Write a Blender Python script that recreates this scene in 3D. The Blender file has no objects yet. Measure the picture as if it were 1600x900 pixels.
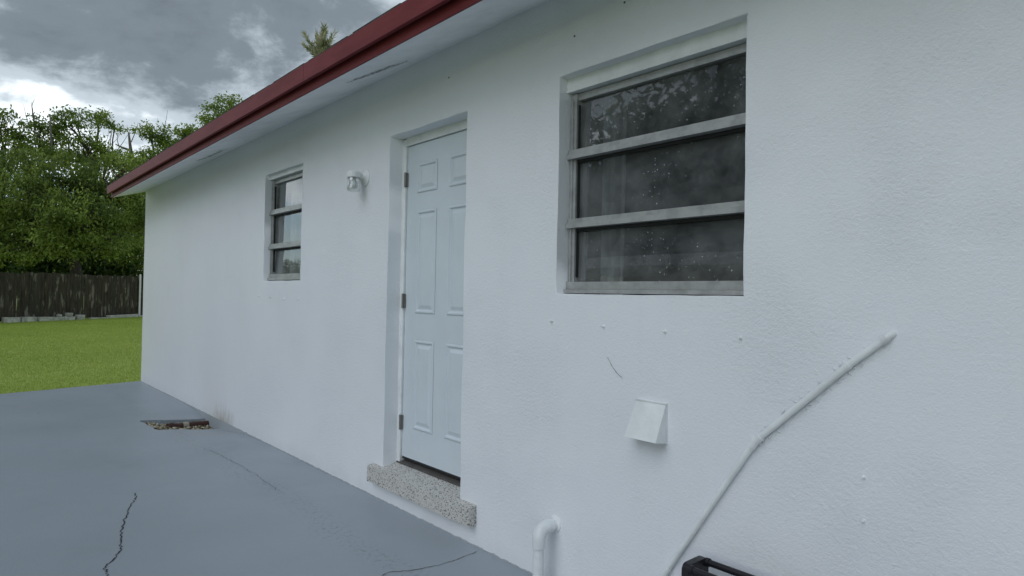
import bpy, bmesh, math, random
import numpy as np
from mathutils import Vector, Matrix, noise

random.seed(4)
RNG = np.random.default_rng(7)
scene = bpy.context.scene
col = scene.collection
rad = math.radians

# ------------------------------------------------------------------ camera
CAM_D, CAM_H, FPX = 2.15, 1.34, 1000.0
YAW, PITCH, ROLL = 0.847694, 0.0135553, 0.01930
fw = Vector((-math.sin(YAW) * math.cos(PITCH), math.cos(YAW) * math.cos(PITCH), math.sin(PITCH)))
rt = Vector((math.cos(YAW), math.sin(YAW), 0))
up = rt.cross(fw)
rt2 = math.cos(ROLL) * rt + math.sin(ROLL) * up
up2 = rt2.cross(fw)
cd = bpy.data.cameras.new('camera')
cam = bpy.data.objects.new('camera', cd)
col.objects.link(cam)
m = Matrix((rt2, up2, -fw)).transposed().to_4x4()
m.translation = Vector((0, -CAM_D, CAM_H))
cam.matrix_world = m
cd.sensor_width = 36.0
cd.lens = 36.0 * FPX / 1600.0
cd.clip_start = 0.02
cd.clip_end = 2000
scene.camera = cam

# ------------------------------------------------------------------ view
scene.view_settings.view_transform = 'Standard'
scene.view_settings.look = 'None'
scene.view_settings.gamma = 1
scene.view_settings.use_curve_mapping = False
scene.view_settings.exposure = 0.62
scene.cycles.use_denoising = True
scene.cycles.max_bounces = 8
scene.cycles.transparent_max_bounces = 12
scene.cycles.caustics_reflective = False
scene.cycles.caustics_refractive = False

# ------------------------------------------------------------------ sun
SUN_EL, SUN_DIR = rad(44), Vector((0.16, -1.0, 0)).normalized()
to_sun = Vector((SUN_DIR.x * math.cos(SUN_EL), SUN_DIR.y * math.cos(SUN_EL), math.sin(SUN_EL)))
sd = bpy.data.lights.new('sun', 'SUN')
sd.energy = 0.72
sd.angle = rad(46)
sd.color = (0.87, 0.92, 1.0)
sun = bpy.data.objects.new('sun', sd)
col.objects.link(sun)
sun.rotation_euler = to_sun.to_track_quat('Z', 'Y').to_euler()
sun.location = (-6, -10, 14)

# ------------------------------------------------------------------ world: blue sky behind broken grey cloud
world = bpy.data.worlds.new('World')
scene.world = world
world.use_nodes = True
nt = world.node_tree
nt.nodes.clear()
N = nt.nodes.new
L = nt.links.new


def wmath(op, a, b=None, c=None, clamp=False):
    n = N('ShaderNodeMath')
    n.operation = op
    n.use_clamp = clamp
    for i, v in enumerate((a, b, c)):
        if v is None:
            continue
        if isinstance(v, (int, float)):
            n.inputs[i].default_value = v
        else:
            L(v, n.inputs[i])
    return n.outputs[0]


sky = N('ShaderNodeTexSky')
sky.sky_type = 'NISHITA'
sky.sun_disc = False
sky.sun_elevation = SUN_EL
sky.sun_rotation = math.atan2(to_sun.x, to_sun.y)
bg_sky = N('ShaderNodeBackground')
bg_sky.inputs['Strength'].default_value = 0.12
L(sky.outputs[0], bg_sky.inputs['Color'])
tc = N('ShaderNodeTexCoord')
sep = N('ShaderNodeSeparateXYZ')
L(tc.outputs['Generated'], sep.inputs[0])
zc = wmath('MAXIMUM', sep.outputs[2], 0.0)
den = wmath('ADD', zc, 0.30)
comb = N('ShaderNodeCombineXYZ')
L(wmath('DIVIDE', sep.outputs[0], den), comb.inputs[0])
L(wmath('DIVIDE', sep.outputs[1], den), comb.inputs[1])


def wnoise(scale, detail, rough, off, dist=0.0):
    mp = N('ShaderNodeMapping')
    mp.inputs['Location'].default_value = off
    L(comb.outputs[0], mp.inputs['Vector'])
    n = N('ShaderNodeTexNoise')
    n.inputs['Scale'].default_value = scale
    n.inputs['Detail'].default_value = detail
    n.inputs['Roughness'].default_value = rough
    n.inputs['Distortion'].default_value = dist
    L(mp.outputs[0], n.inputs['Vector'])
    return n.outputs[0]


CLOUD_OFF = (18.5, 21.5, 0.0)
big = wnoise(0.70, 2, 0.45, CLOUD_OFF)
mid = wnoise(2.1, 9, 0.60, (CLOUD_OFF[0] + 7.3, CLOUD_OFF[1] - 2.2, 0.4), 0.3)
fine = wnoise(5.5, 8, 0.62, (1.3, 5.2, 2.0), 0.2)
# cloud thickness: big banks, billows inside them; the deck breaks up a little towards the horizon
thick = wmath('ADD', wmath('MULTIPLY', wmath('SUBTRACT', big, 0.5), 1.9), wmath('MULTIPLY', wmath('SUBTRACT', mid, 0.5), 1.15))
thick = wmath('ADD', thick, wmath('MULTIPLY', wmath('SUBTRACT', fine, 0.5), 0.85))
heavy = wmath('MULTIPLY', wmath('SUBTRACT', wmath('MINIMUM', zc, 0.40), 0.272), 3.4)
thick = wmath('ADD', thick, heavy)
shade = N('ShaderNodeValToRGB')
cr = shade.color_ramp
cr.interpolation = 'EASE'
cr.elements[0].position = 0.0
cr.elements[0].color = (0.98, 1.03, 1.06, 1)
cr.elements[1].position = 1.0
cr.elements[1].color = (0.100, 0.123, 0.146, 1)
e = cr.elements.new(0.22); e.color = (0.80, 0.86, 0.90, 1)
e = cr.elements.new(0.42); e.color = (0.38, 0.435, 0.48, 1)
e = cr.elements.new(0.68); e.color = (0.142, 0.172, 0.20, 1)
L(wmath('MULTIPLY_ADD', thick, 0.85, 0.42, clamp=True), shade.inputs[0])
bg_cloud = N('ShaderNodeBackground')
bg_cloud.inputs['Strength'].default_value = 1.0
L(shade.outputs[0], bg_cloud.inputs['Color'])
cover = wmath('MULTIPLY_ADD', thick, 6.0, 2.9, clamp=True)
mixs = N('ShaderNodeMixShader')
L(cover, mixs.inputs[0])
L(bg_sky.outputs[0], mixs.inputs[1])
L(bg_cloud.outputs[0], mixs.inputs[2])
wo = N('ShaderNodeOutputWorld')
L(mixs.outputs[0], wo.inputs['Surface'])


# ================================================================== helpers
class NT:
    """small wrapper to write node materials"""

    def __init__(self, name, rough=0.6, color=(0.5, 0.5, 0.5), spec=0.5, metallic=0.0):
        self.m = bpy.data.materials.new(name)
        self.m.use_nodes = True
        self.t = self.m.node_tree
        self.b = self.t.nodes['Principled BSDF']
        self.out = self.t.nodes['Material Output']
        self.b.inputs['Roughness'].default_value = rough
        self.b.inputs['Base Color'].default_value = (*color, 1)
        self.b.inputs['Specular IOR Level'].default_value = spec
        self.b.inputs['Metallic'].default_value = metallic
        self.geo = None

    def n(self, t):
        return self.t.nodes.new(t)

    def l(self, a, b):
        self.t.links.new(a, b)

    def pos(self):
        g = self.n('ShaderNodeNewGeometry')
        return g.outputs['Position']

    def objc(self):
        return self.n('ShaderNodeTexCoord').outputs['Object']

    def math(self, op, a, b=None, c=None, clamp=False):
        n = self.n('ShaderNodeMath')
        n.operation = op
        n.use_clamp = clamp
        for i, v in enumerate((a, b, c)):
            if v is None:
                continue
            if isinstance(v, (int, float)):
                n.inputs[i].default_value = v
            else:
                self.l(v, n.inputs[i])
        return n.outputs[0]

    def noise(self, vec, scale, detail=3, rough=0.5, stretch=None, off=(0, 0, 0), dist=0.0):
        if stretch or off != (0, 0, 0):
            mp = self.n('ShaderNodeMapping')
            mp.inputs['Scale'].default_value = stretch or (1, 1, 1)
            mp.inputs['Location'].default_value = off
            self.l(vec, mp.inputs[0])
            vec = mp.outputs[0]
        n = self.n('ShaderNodeTexNoise')
        n.inputs['Scale'].default_value = scale
        n.inputs['Detail'].default_value = detail
        n.inputs['Roughness'].default_value = rough
        n.inputs['Distortion'].default_value = dist
        self.l(vec, n.inputs['Vector'])
        return n.outputs[0]

    def voronoi(self, vec, scale, feature='F1', rand=1.0):
        n = self.n('ShaderNodeTexVoronoi')
        n.feature = feature
        n.inputs['Scale'].default_value = scale
        n.inputs['Randomness'].default_value = rand
        self.l(vec, n.inputs['Vector'])
        return n

    def ramp(self, fac, stops, interp='LINEAR'):
        n = self.n('ShaderNodeValToRGB')
        n.color_ramp.interpolation = interp
        els = n.color_ramp.elements
        while len(els) < len(stops):
            els.new(0.5)
        for el, (p, c) in zip(els, stops):
            el.position = p
            el.color = (*c, 1) if len(c) == 3 else c
        self.l(fac, n.inputs[0])
        return n.outputs[0]

    def smooth(self, v, a, b):
        n = self.n('ShaderNodeMapRange')
        n.interpolation_type = 'SMOOTHSTEP'
        n.inputs[1].default_value = a
        n.inputs[2].default_value = b
        self.l(v, n.inputs[0])
        return n.outputs[0]

    def mix(self, fac, a, b, mode='MIX'):
        n = self.n('ShaderNodeMix')
        n.data_type = 'RGBA'
        n.blend_type = mode
        for i, v in ((0, fac), (6, a), (7, b)):
            if isinstance(v, (int, float)):
                n.inputs[i].default_value = v
            elif isinstance(v, tuple):
                n.inputs[i].default_value = (*v, 1)
            else:
                self.l(v, n.inputs[i])
        return n.outputs[2]

    def color(self, v):
        self.l(v, self.b.inputs['Base Color'])

    def rough(self, v):
        self.l(v, self.b.inputs['Roughness'])

    def bump(self, h, dist, strength=1.0, prev=None):
        n = self.n('ShaderNodeBump')
        n.inputs['Strength'].default_value = strength
        n.inputs['Distance'].default_value = dist
        self.l(h, n.inputs['Height'])
        if prev is not None:
            self.l(prev, n.inputs['Normal'])
        return n.outputs[0]

    def normal(self, v):
        self.l(v, self.b.inputs['Normal'])


def tag(o, label=None, cat=None, group=None, kind=None):
    if label: o['label'] = label
    if cat: o['category'] = cat
    if group: o['group'] = group
    if kind: o['kind'] = kind
    return o


def empty(name, loc=(0, 0, 0), rz=0.0):
    o = bpy.data.objects.new(name, None)
    col.objects.link(o)
    o.location = loc
    o.rotation_euler = (0, 0, rz)
    o.empty_display_size = 0.1
    return o


def obj(name, bm, mat, parent=None, smooth=None, bevel=None, bevseg=2):
    """bmesh -> object. Coordinates are world coordinates; a parent with an offset is compensated."""
    if bevel:
        eds = [e for e in bm.edges if len(e.link_faces) == 2 and e.calc_face_angle(0) > rad(30)]
        bmesh.ops.bevel(bm, geom=eds, offset=bevel, segments=bevseg, profile=0.5, affect='EDGES')
    bmesh.ops.recalc_face_normals(bm, faces=bm.faces[:])
    me = bpy.data.meshes.new(name)
    bm.to_mesh(me)
    bm.free()
    if smooth is not None:
        me.polygons.foreach_set('use_smooth', [True] * len(me.polygons))
        me.set_sharp_from_angle(angle=rad(smooth))
    if mat is not None:
        me.materials.append(mat)
    o = bpy.data.objects.new(name, me)
    col.objects.link(o)
    if parent is not None:
        o.parent = parent
        o.matrix_parent_inverse = parent_world(parent).inverted()
    return o


def parent_world(o):
    mm = Matrix.LocRotScale(o.location, o.rotation_euler, o.scale)
    if o.parent is not None:
        mm = parent_world(o.parent) @ o.matrix_parent_inverse @ mm
    return mm


def box(bm, x0, x1, y0, y1, z0, z1):
    v = [bm.verts.new(p) for p in ((x0, y0, z0), (x1, y0, z0), (x1, y1, z0), (x0, y1, z0),
                                   (x0, y0, z1), (x1, y0, z1), (x1, y1, z1), (x0, y1, z1))]
    for f in ((0, 3, 2, 1), (4, 5, 6, 7), (0, 1, 5, 4), (1, 2, 6, 5), (2, 3, 7, 6), (3, 0, 4, 7)):
        bm.faces.new([v[i] for i in f])
    return v


def nbm():
    return bmesh.new()


def tube(bm, pts, radii, seg=12, cap=True):
    pts = [Vector(p) for p in pts]
    if isinstance(radii, (int, float)):
        radii = [radii] * len(pts)
    radii = [float(r) for r in radii]
    rings = []
    ref = None
    for i, p in enumerate(pts):
        d = (pts[min(i + 1, len(pts) - 1)] - pts[max(i - 1, 0)]).normalized()
        if ref is None:
            ref = Vector((0, 0, 1)) if abs(d.z) < 0.9 else Vector((1, 0, 0))
        a = d.cross(ref).normalized()
        b = d.cross(a).normalized()
        ref = -b if False else ref
        # keep frame steady
        ref = (ref - d * ref.dot(d)).normalized() if (ref - d * ref.dot(d)).length > 1e-4 else a
        rings.append([bm.verts.new(p + radii[i] * (math.cos(2 * math.pi * k / seg) * a + math.sin(2 * math.pi * k / seg) * b)) for k in range(seg)])
    for r0, r1 in zip(rings, rings[1:]):
        for k in range(seg):
            bm.faces.new((r0[k], r0[(k + 1) % seg], r1[(k + 1) % seg], r1[k]))
    if cap:
        bm.faces.new(rings[0][::-1])
        bm.faces.new(rings[-1])
    return rings


def lathe(bm, prof, origin, axis='Z', seg=24):
    """prof: list of (radius, height)"""
    o = Vector(origin)
    rings = []
    for r, h in prof:
        ring = []
        for k in range(seg):
            a = 2 * math.pi * k / seg
            if axis == 'Z':
                p = Vector((r * math.cos(a), r * math.sin(a), h))
            else:
                p = Vector((r * math.cos(a), h, r * math.sin(a)))
            ring.append(bm.verts.new(o + p))
        rings.append(ring)
    for r0, r1 in zip(rings, rings[1:]):
        for k in range(seg):
            bm.faces.new((r0[k], r0[(k + 1) % seg], r1[(k + 1) % seg], r1[k]))
    bm.faces.new(rings[0][::-1])
    bm.faces.new(rings[-1])


def smoothpath(pts, n=6):
    pts = [Vector(p) for p in pts]
    out = []
    for i in range(len(pts) - 1):
        p0, p1, p2, p3 = pts[max(i - 1, 0)], pts[i], pts[i + 1], pts[min(i + 2, len(pts) - 1)]
        for k in range(n):
            t = k / n
            out.append(0.5 * ((2 * p1) + (p2 - p0) * t + (2 * p0 - 5 * p1 + 4 * p2 - p3) * t * t + (3 * p1 - p0 - 3 * p2 + p3) * t ** 3))
    out.append(pts[-1])
    return out


def np_mesh(name, verts, faces_n, nper, mat, parent=None):
    """verts (n,3); consecutive groups of nper verts are faces"""
    me = bpy.data.meshes.new(name)
    nv = len(verts)
    nf = nv // nper
    me.vertices.add(nv)
    me.vertices.foreach_set('co', np.ascontiguousarray(verts, dtype=np.float32).ravel())
    me.loops.add(nv)
    me.loops.foreach_set('vertex_index', np.arange(nv, dtype=np.int32))
    me.polygons.add(nf)
    me.polygons.foreach_set('loop_start', np.arange(nf, dtype=np.int32) * nper)
    me.update(calc_edges=True)
    me.materials.append(mat)
    o = bpy.data.objects.new(name, me)
    col.objects.link(o)
    if parent is not None:
        o.parent = parent
        o.matrix_parent_inverse = parent_world(parent).inverted()
    return o


# ================================================================== materials
SLAB = (0.325, 0.365, 0.402)


def mat_stucco():
    t = NT('white_stucco_paint', 0.55, spec=0.35)
    p = t.pos()
    big = t.noise(p, 0.9, 4, 0.55)
    patch = t.noise(p, 4.0, 5, 0.6)
    c = t.mix(t.smooth(big, 0.3, 0.7), (0.78, 0.80, 0.845), (0.80, 0.82, 0.86))
    c = t.mix(t.math('MULTIPLY', t.smooth(patch, 0.52, 0.75), 0.18), c, (0.70, 0.725, 0.765))
    # faint vertical wash marks
    wash = t.noise(p, 1.0, 4, 0.6, stretch=(9, 9, 0.5))
    c = t.mix(t.math('MULTIPLY', t.smooth(wash, 0.5, 0.8), 0.12), c, (0.68, 0.705, 0.74))
    sx = t.n('ShaderNodeSeparateXYZ')
    t.l(p, sx.inputs[0])
    # rusty splash above the open pit, own outline
    dx = t.math('DIVIDE', t.math('ADD', sx.outputs[0], 6.85), 0.42)
    dz = t.math('DIVIDE', t.math('ADD', sx.outputs[2], 0.04), 0.26)
    d2 = t.math('SQRT', t.math('ADD', t.math('MULTIPLY', dx, dx), t.math('MULTIPLY', dz, dz)))
    st = t.math('ADD', d2, t.math('MULTIPLY', t.math('SUBTRACT', t.noise(p, 9, 5, 0.65, stretch=(1, 1, 0.45)), 0.5), 1.5))
    stm = t.smooth(st, 1.0, 0.15)
    c = t.mix(t.math('MULTIPLY', stm, 0.6), c, (0.36, 0.30, 0.235))
    moss = t.smooth(st, 0.42, 0.05)
    c = t.mix(t.math('MULTIPLY', moss, 0.5), c, (0.20, 0.19, 0.10))
    # uneven edge of the grey floor paint at the foot of the wall
    edge = t.math('ADD', sx.outputs[2], t.math('MULTIPLY', t.math('SUBTRACT', t.noise(p, 14, 4, 0.6), 0.5), 0.03))
    c = t.mix(t.smooth(edge, 0.010, 0.004), c, SLAB)
    splash = t.smooth(t.math('ADD', sx.outputs[2], t.math('MULTIPLY', t.noise(p, 5, 4, 0.6), 0.22)), 0.24, 0.05)
    c = t.mix(t.math('MULTIPLY', splash, 0.25), c, (0.52, 0.54, 0.54))
    t.color(c)
    t.rough(t.smooth(patch, 0.2, 0.8))
    r = t.n('ShaderNodeMapRange')
    t.l(patch, r.inputs[0])
    r.inputs[3].default_value = 0.45
    r.inputs[4].default_value = 0.68
    t.rough(r.outputs[0])
    # relief
    region = t.smooth(t.noise(p, 1.6, 3, 0.6, off=(3, 1, 2)), 0.38, 0.66)
    coarse = t.noise(p, 62, 6, 0.74, stretch=(1, 1, 1.15), dist=0.12)
    fine = t.noise(p, 150, 3, 0.6)
    grit = t.math('ADD', t.math('MULTIPLY', coarse, t.math('ADD', t.math('MULTIPLY', region, 0.55), 0.45)), t.math('MULTIPLY', fine, 0.22))
    trowel = t.noise(p, 5.5, 3, 0.5, stretch=(0.7, 1, 1.5), dist=1.0)
    flake = t.math('MULTIPLY', region, t.smooth(t.noise(p, 20, 5, 0.62, off=(9, 9, 9)), 0.60, 0.68))
    n1 = t.bump(trowel, 0.004, 0.25)
    n2 = t.bump(grit, 0.0070, 0.8, n1)
    n3 = t.bump(flake, 0.002, 0.5, n2)
    t.normal(n3)
    return t.m


def mat_paint(name, color, rough=0.45, bump=0.0006, scale=60, var=0.06, spec=0.4):
    t = NT(name, rough, color, spec)
    p = t.pos()
    n = t.noise(p, 6, 5, 0.6)
    dark = tuple(c * (1 - var * 2) for c in color)
    lite = tuple(min(1, c * (1 + var)) for c in color)
    t.color(t.mix(t.smooth(n, 0.3, 0.7), dark, lite))
    if bump:
        t.normal(t.bump(t.noise(p, scale, 4, 0.6), bump * 4, 0.5))
    return t.m


def mat_fascia():
    t = NT('dark_red_fascia_paint', 0.55, spec=0.18)
    p = t.pos()
    n = t.noise(p, 3.0, 6, 0.65, stretch=(1, 4, 4))
    c = t.mix(t.smooth(n, 0.3, 0.72), (0.150, 0.025, 0.029), (0.19, 0.036, 0.040))
    chalk = t.smooth(t.noise(p, 30, 5, 0.7, stretch=(0.3, 1, 1)), 0.60, 0.8)
    c = t.mix(t.math('MULTIPLY', chalk, 0.18), c, (0.24, 0.075, 0.075))
    t.color(c)
    t.normal(t.bump(t.noise(p, 25, 4, 0.6, stretch=(0.25, 1, 1)), 0.003, 0.5))
    return t.m


def mat_slab():
    t = NT('grey_floor_paint', 0.42, spec=0.4)
    p = t.pos()
    big = t.noise(p, 0.7, 4, 0.55)
    c = t.mix(t.smooth(big, 0.3, 0.7), tuple(x * 0.94 for x in SLAB), tuple(x * 1.05 for x in SLAB))
    scuff = t.noise(p, 2.3, 6, 0.65, off=(2, 3, 0))
    c = t.mix(t.math('MULTIPLY', t.smooth(scuff, 0.55, 0.78), 0.35), c, tuple(x * 0.74 for x in SLAB))
    sx = t.n('ShaderNodeSeparateXYZ')
    t.l(p, sx.inputs[0])
    # worn, gritty streak along the foot of the house
    band = t.math('ABSOLUTE', t.math('ADD', t.math('ADD', sx.outputs[1], 0.47), t.math('MULTIPLY', t.math('SUBTRACT', t.noise(p, 1.4, 3, 0.5), 0.5), 0.35)))
    grit = t.math('MULTIPLY', t.smooth(band, 0.16, 0.0), t.smooth(t.noise(p, 38, 5, 0.7), 0.50, 0.62))
    c = t.mix(t.math('MULTIPLY', grit, 0.55), c, tuple(x * 0.55 for x in SLAB))
    spots = t.voronoi(p, 2.1)
    sm = t.smooth(spots.outputs['Distance'], 0.045, 0.02)
    keep = t.smooth(t.noise(p, 1.7, 2, 0.5, off=(5, 5, 5)), 0.5, 0.55)
    c = t.mix(t.math('MULTIPLY', t.math('MULTIPLY', sm, keep), 0.6), c, tuple(x * 0.45 for x in SLAB))
    t.color(c)
    r = t.n('ShaderNodeMapRange')
    t.l(scuff, r.inputs[0])
    r.inputs[3].default_value = 0.34
    r.inputs[4].default_value = 0.58
    t.rough(r.outputs[0])
    n1 = t.bump(t.noise(p, 1.6, 3, 0.5), 0.02, 0.3)
    n2 = t.bump(t.noise(p, 55, 4, 0.65), 0.0025, 0.5, n1)
    t.normal(n2)
    return t.m


def mat_terrazzo():
    t = NT('terrazzo_chips', 0.62, spec=0.3)
    p = t.pos()
    v = t.voronoi(p, 165)
    ve = t.voronoi(p, 165, 'DISTANCE_TO_EDGE')
    sepc = t.n('ShaderNodeSeparateColor')
    t.l(v.outputs['Color'], sepc.inputs[0])
    chip = t.ramp(sepc.outputs[0], [(0.0, (0.10, 0.09, 0.08)), (0.10, (0.16, 0.15, 0.13)), (0.16, (0.56, 0.53, 0.48)), (0.30, (0.70, 0.69, 0.66)), (0.7, (0.74, 0.73, 0.70)), (1.0, (0.80, 0.80, 0.78))], 'CONSTANT')
    c = t.mix(t.smooth(ve.outputs['Distance'], 0.10, 0.02), chip, (0.52, 0.51, 0.49))
    c = t.mix(t.math('MULTIPLY', t.smooth(t.noise(p, 7, 5, 0.6), 0.50, 0.75), 0.3), c, (0.40, 0.38, 0.34))
    t.color(c)
    t.normal(t.bump(t.smooth(ve.outputs['Distance'], 0.0, 0.2), 0.0025, 0.7))
    return t.m


def mat_metal(name, color, rough, bump=0.0008):
    t = NT(name, rough, color, 0.5, 0.55)
    p = t.pos()
    n = t.noise(p, 14, 6, 0.65)
    t.color(t.mix(t.smooth(n, 0.35, 0.7), color, tuple(c * 0.72 for c in color)))
    t.normal(t.bump(t.noise(p, 70, 4, 0.6), bump * 3, 0.4))
    return t.m


def mat_glass():
    t = NT('window_glass')
    tr = t.n('ShaderNodeBsdfTransparent')
    tr.inputs[0].default_value = (0.78, 0.82, 0.82, 1)
    gl = t.n('ShaderNodeBsdfGlossy')
    gl.inputs['Roughness'].default_value = 0.015
    gl.inputs['Color'].default_value = (0.95, 0.98, 1.0, 1)
    fr = t.n('ShaderNodeFresnel')
    fr.inputs['IOR'].default_value = 1.52
    p = t.pos()
    wob = t.bump(t.noise(p, 3.0, 2, 0.5), 0.004, 0.12)
    t.l(wob, gl.inputs['Normal'])
    mx = t.n('ShaderNodeMixShader')
    t.l(t.math('MULTIPLY', fr.outputs[0], 1.8, clamp=True), mx.inputs[0])
    t.l(tr.outputs[0], mx.inputs[1])
    t.l(gl.outputs[0], mx.inputs[2])
    # dried paint specks and dust film
    v = t.voronoi(p, 85)
    sepc = t.n('ShaderNodeSeparateColor')
    t.l(v.outputs['Color'], sepc.inputs[0])
    r = t.math('MULTIPLY', t.math('SUBTRACT', sepc.outputs[0], 0.60), 0.75, clamp=True)
    area = t.smooth(t.noise(p, 3.2, 3, 0.6), 0.38, 0.62)
    spk = t.math('LESS_THAN', v.outputs['Distance'], t.math('MULTIPLY', r, area))
    dust = t.math('MULTIPLY', t.smooth(t.noise(p, 5, 5, 0.65), 0.15, 0.85), 0.19)
    dustb = t.math('ADD', t.math('MULTIPLY', spk, 0.36), dust, clamp=True)
    df = t.n('ShaderNodeBsdfDiffuse')
    df.inputs[0].default_value = (0.72, 0.75, 0.76, 1)
    mx2 = t.n('ShaderNodeMixShader')
    t.l(dustb, mx2.inputs[0])
    t.l(mx.outputs[0], mx2.inputs[1])
    t.l(df.outputs[0], mx2.inputs[2])
    t.l(mx2.outputs[0], t.out.inputs['Surface'])
    return t.m


def mat_clear():
    t = NT('clear_lamp_glass')
    tr = t.n('ShaderNodeBsdfTransparent')
    tr.inputs[0].default_value = (0.96, 0.97, 0.97, 1)
    gl = t.n('ShaderNodeBsdfGlossy')
    gl.inputs['Roughness'].default_value = 0.08
    lw = t.n('ShaderNodeLayerWeight')
    lw.inputs[0].default_value = 0.25
    mx = t.n('ShaderNodeMixShader')
    t.l(t.math('MULTIPLY_ADD', lw.outputs['Facing'], 0.55, 0.06), mx.inputs[0])
    t.l(tr.outputs[0], mx.inputs[1])
    t.l(gl.outputs[0], mx.inputs[2])
    t.l(mx.outputs[0], t.out.inputs['Surface'])
    return t.m


def mat_leaf(name, dark, light, trans=0.35, scale=0.55):
    t = NT(name)
    g = t.n('ShaderNodeNewGeometry')
    rnd = g.outputs['Random Per Island']
    cl = t.noise(g.outputs['Position'], scale, 3, 0.5)
    f = t.math('ADD', t.math('MULTIPLY', rnd, 0.45), t.math('MULTIPLY', t.smooth(cl, 0.40, 0.60), 0.55))
    c = t.mix(f, dark, light)
    df = t.n('ShaderNodeBsdfPrincipled')
    df.inputs['Roughness'].default_value = 0.5
    df.inputs['Specular IOR Level'].default_value = 0.25
    t.l(c, df.inputs['Base Color'])
    tl = t.n('ShaderNodeBsdfTranslucent')
    t.l(t.mix(0.5, c, (0.16, 0.22, 0.02)), tl.inputs[0])
    mx = t.n('ShaderNodeMixShader')
    mx.inputs[0].default_value = trans
    t.l(df.outputs[0], mx.inputs[1])
    t.l(tl.outputs[0], mx.inputs[2])
    t.l(mx.outputs[0], t.out.inputs['Surface'])
    return t.m


def mat_bark(name, a, b):
    t = NT(name, 0.85)
    p = t.pos()
    n = t.noise(p, 6, 6, 0.65, stretch=(1, 1, 0.3))
    t.color(t.mix(t.smooth(n, 0.3, 0.7), a, b))
    t.normal(t.bump(n, 0.05, 0.6))
    return t.m


def mat_wood():
    t = NT('weathered_fence_wood', 0.85, spec=0.2)
    p = t.pos()
    oi = t.n('ShaderNodeObjectInfo')
    off = t.n('ShaderNodeVectorMath')
    off.operation = 'ADD'
    t.l(p, off.inputs[0])
    sc = t.n('ShaderNodeVectorMath')
    sc.operation = 'SCALE'
    cx = t.n('ShaderNodeCombineXYZ')
    for i in range(3):
        t.l(oi.outputs['Random'], cx.inputs[i])
    t.l(cx.outputs[0], sc.inputs[0])
    sc.inputs['Scale'].default_value = 37.0
    t.l(sc.outputs[0], off.inputs[1])
    grain = t.noise(off.outputs[0], 12, 6, 0.7, stretch=(1, 1, 0.12))
    c = t.mix(t.smooth(grain, 0.3, 0.7), (0.022, 0.019, 0.014), (0.085, 0.072, 0.055))
    c = t.mix(oi.outputs['Random'], c, t.mix(0.6, c, (0.05, 0.047, 0.04)))
    pale = t.smooth(t.noise(off.outputs[0], 3.0, 4, 0.6, stretch=(1.6, 1.6, 0.5)), 0.54, 0.68)
    c = t.mix(t.math('MULTIPLY', pale, 0.75), c, (0.24, 0.225, 0.19))
    t.color(c)
    t.normal(t.bump(grain, 0.01, 0.6))
    return t.m


def mat_grass():
    t = NT('lawn_grass', 0.7, spec=0.2)
    p = t.pos()
    a = t.noise(p, 0.35, 4, 0.6)
    b = t.noise(p, 9, 5, 0.7)
    c = t.mix(t.smooth(a, 0.3, 0.7), (0.38, 0.48, 0.09), (0.46, 0.55, 0.115))
    c = t.mix(t.math('MULTIPLY', t.smooth(b, 0.3, 0.75), 0.4), c, (0.18, 0.24, 0.045))
    t.color(c)
    t.normal(t.bump(t.noise(p, 40, 4, 0.7), 0.02, 0.4))
    return t.m


def mat_blade():
    t = NT('grass_blade', 0.6, spec=0.25)
    g = t.n('ShaderNodeNewGeometry')
    a = t.noise(g.outputs['Position'], 0.35, 4, 0.6)
    c = t.mix(t.smooth(a, 0.3, 0.7), (0.33, 0.45, 0.085), (0.40, 0.50, 0.11))
    dry = t.math('GREATER_THAN', g.outputs['Random Per Island'], 0.94)
    c = t.mix(dry, c, (0.42, 0.38, 0.18))
    c = t.mix(t.math('MULTIPLY', g.outputs['Random Per Island'], 0.4), c, (0.20, 0.28, 0.05))
    t.color(c)
    tl = t.n('ShaderNodeBsdfTranslucent')
    t.l(c, tl.inputs[0])
    mx = t.n('ShaderNodeMixShader')
    mx.inputs[0].default_value = 0.4
    t.l(t.b.outputs[0], mx.inputs[1])
    t.l(tl.outputs[0], mx.inputs[2])
    t.l(mx.outputs[0], t.out.inputs['Surface'])
    return t.m


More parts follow.
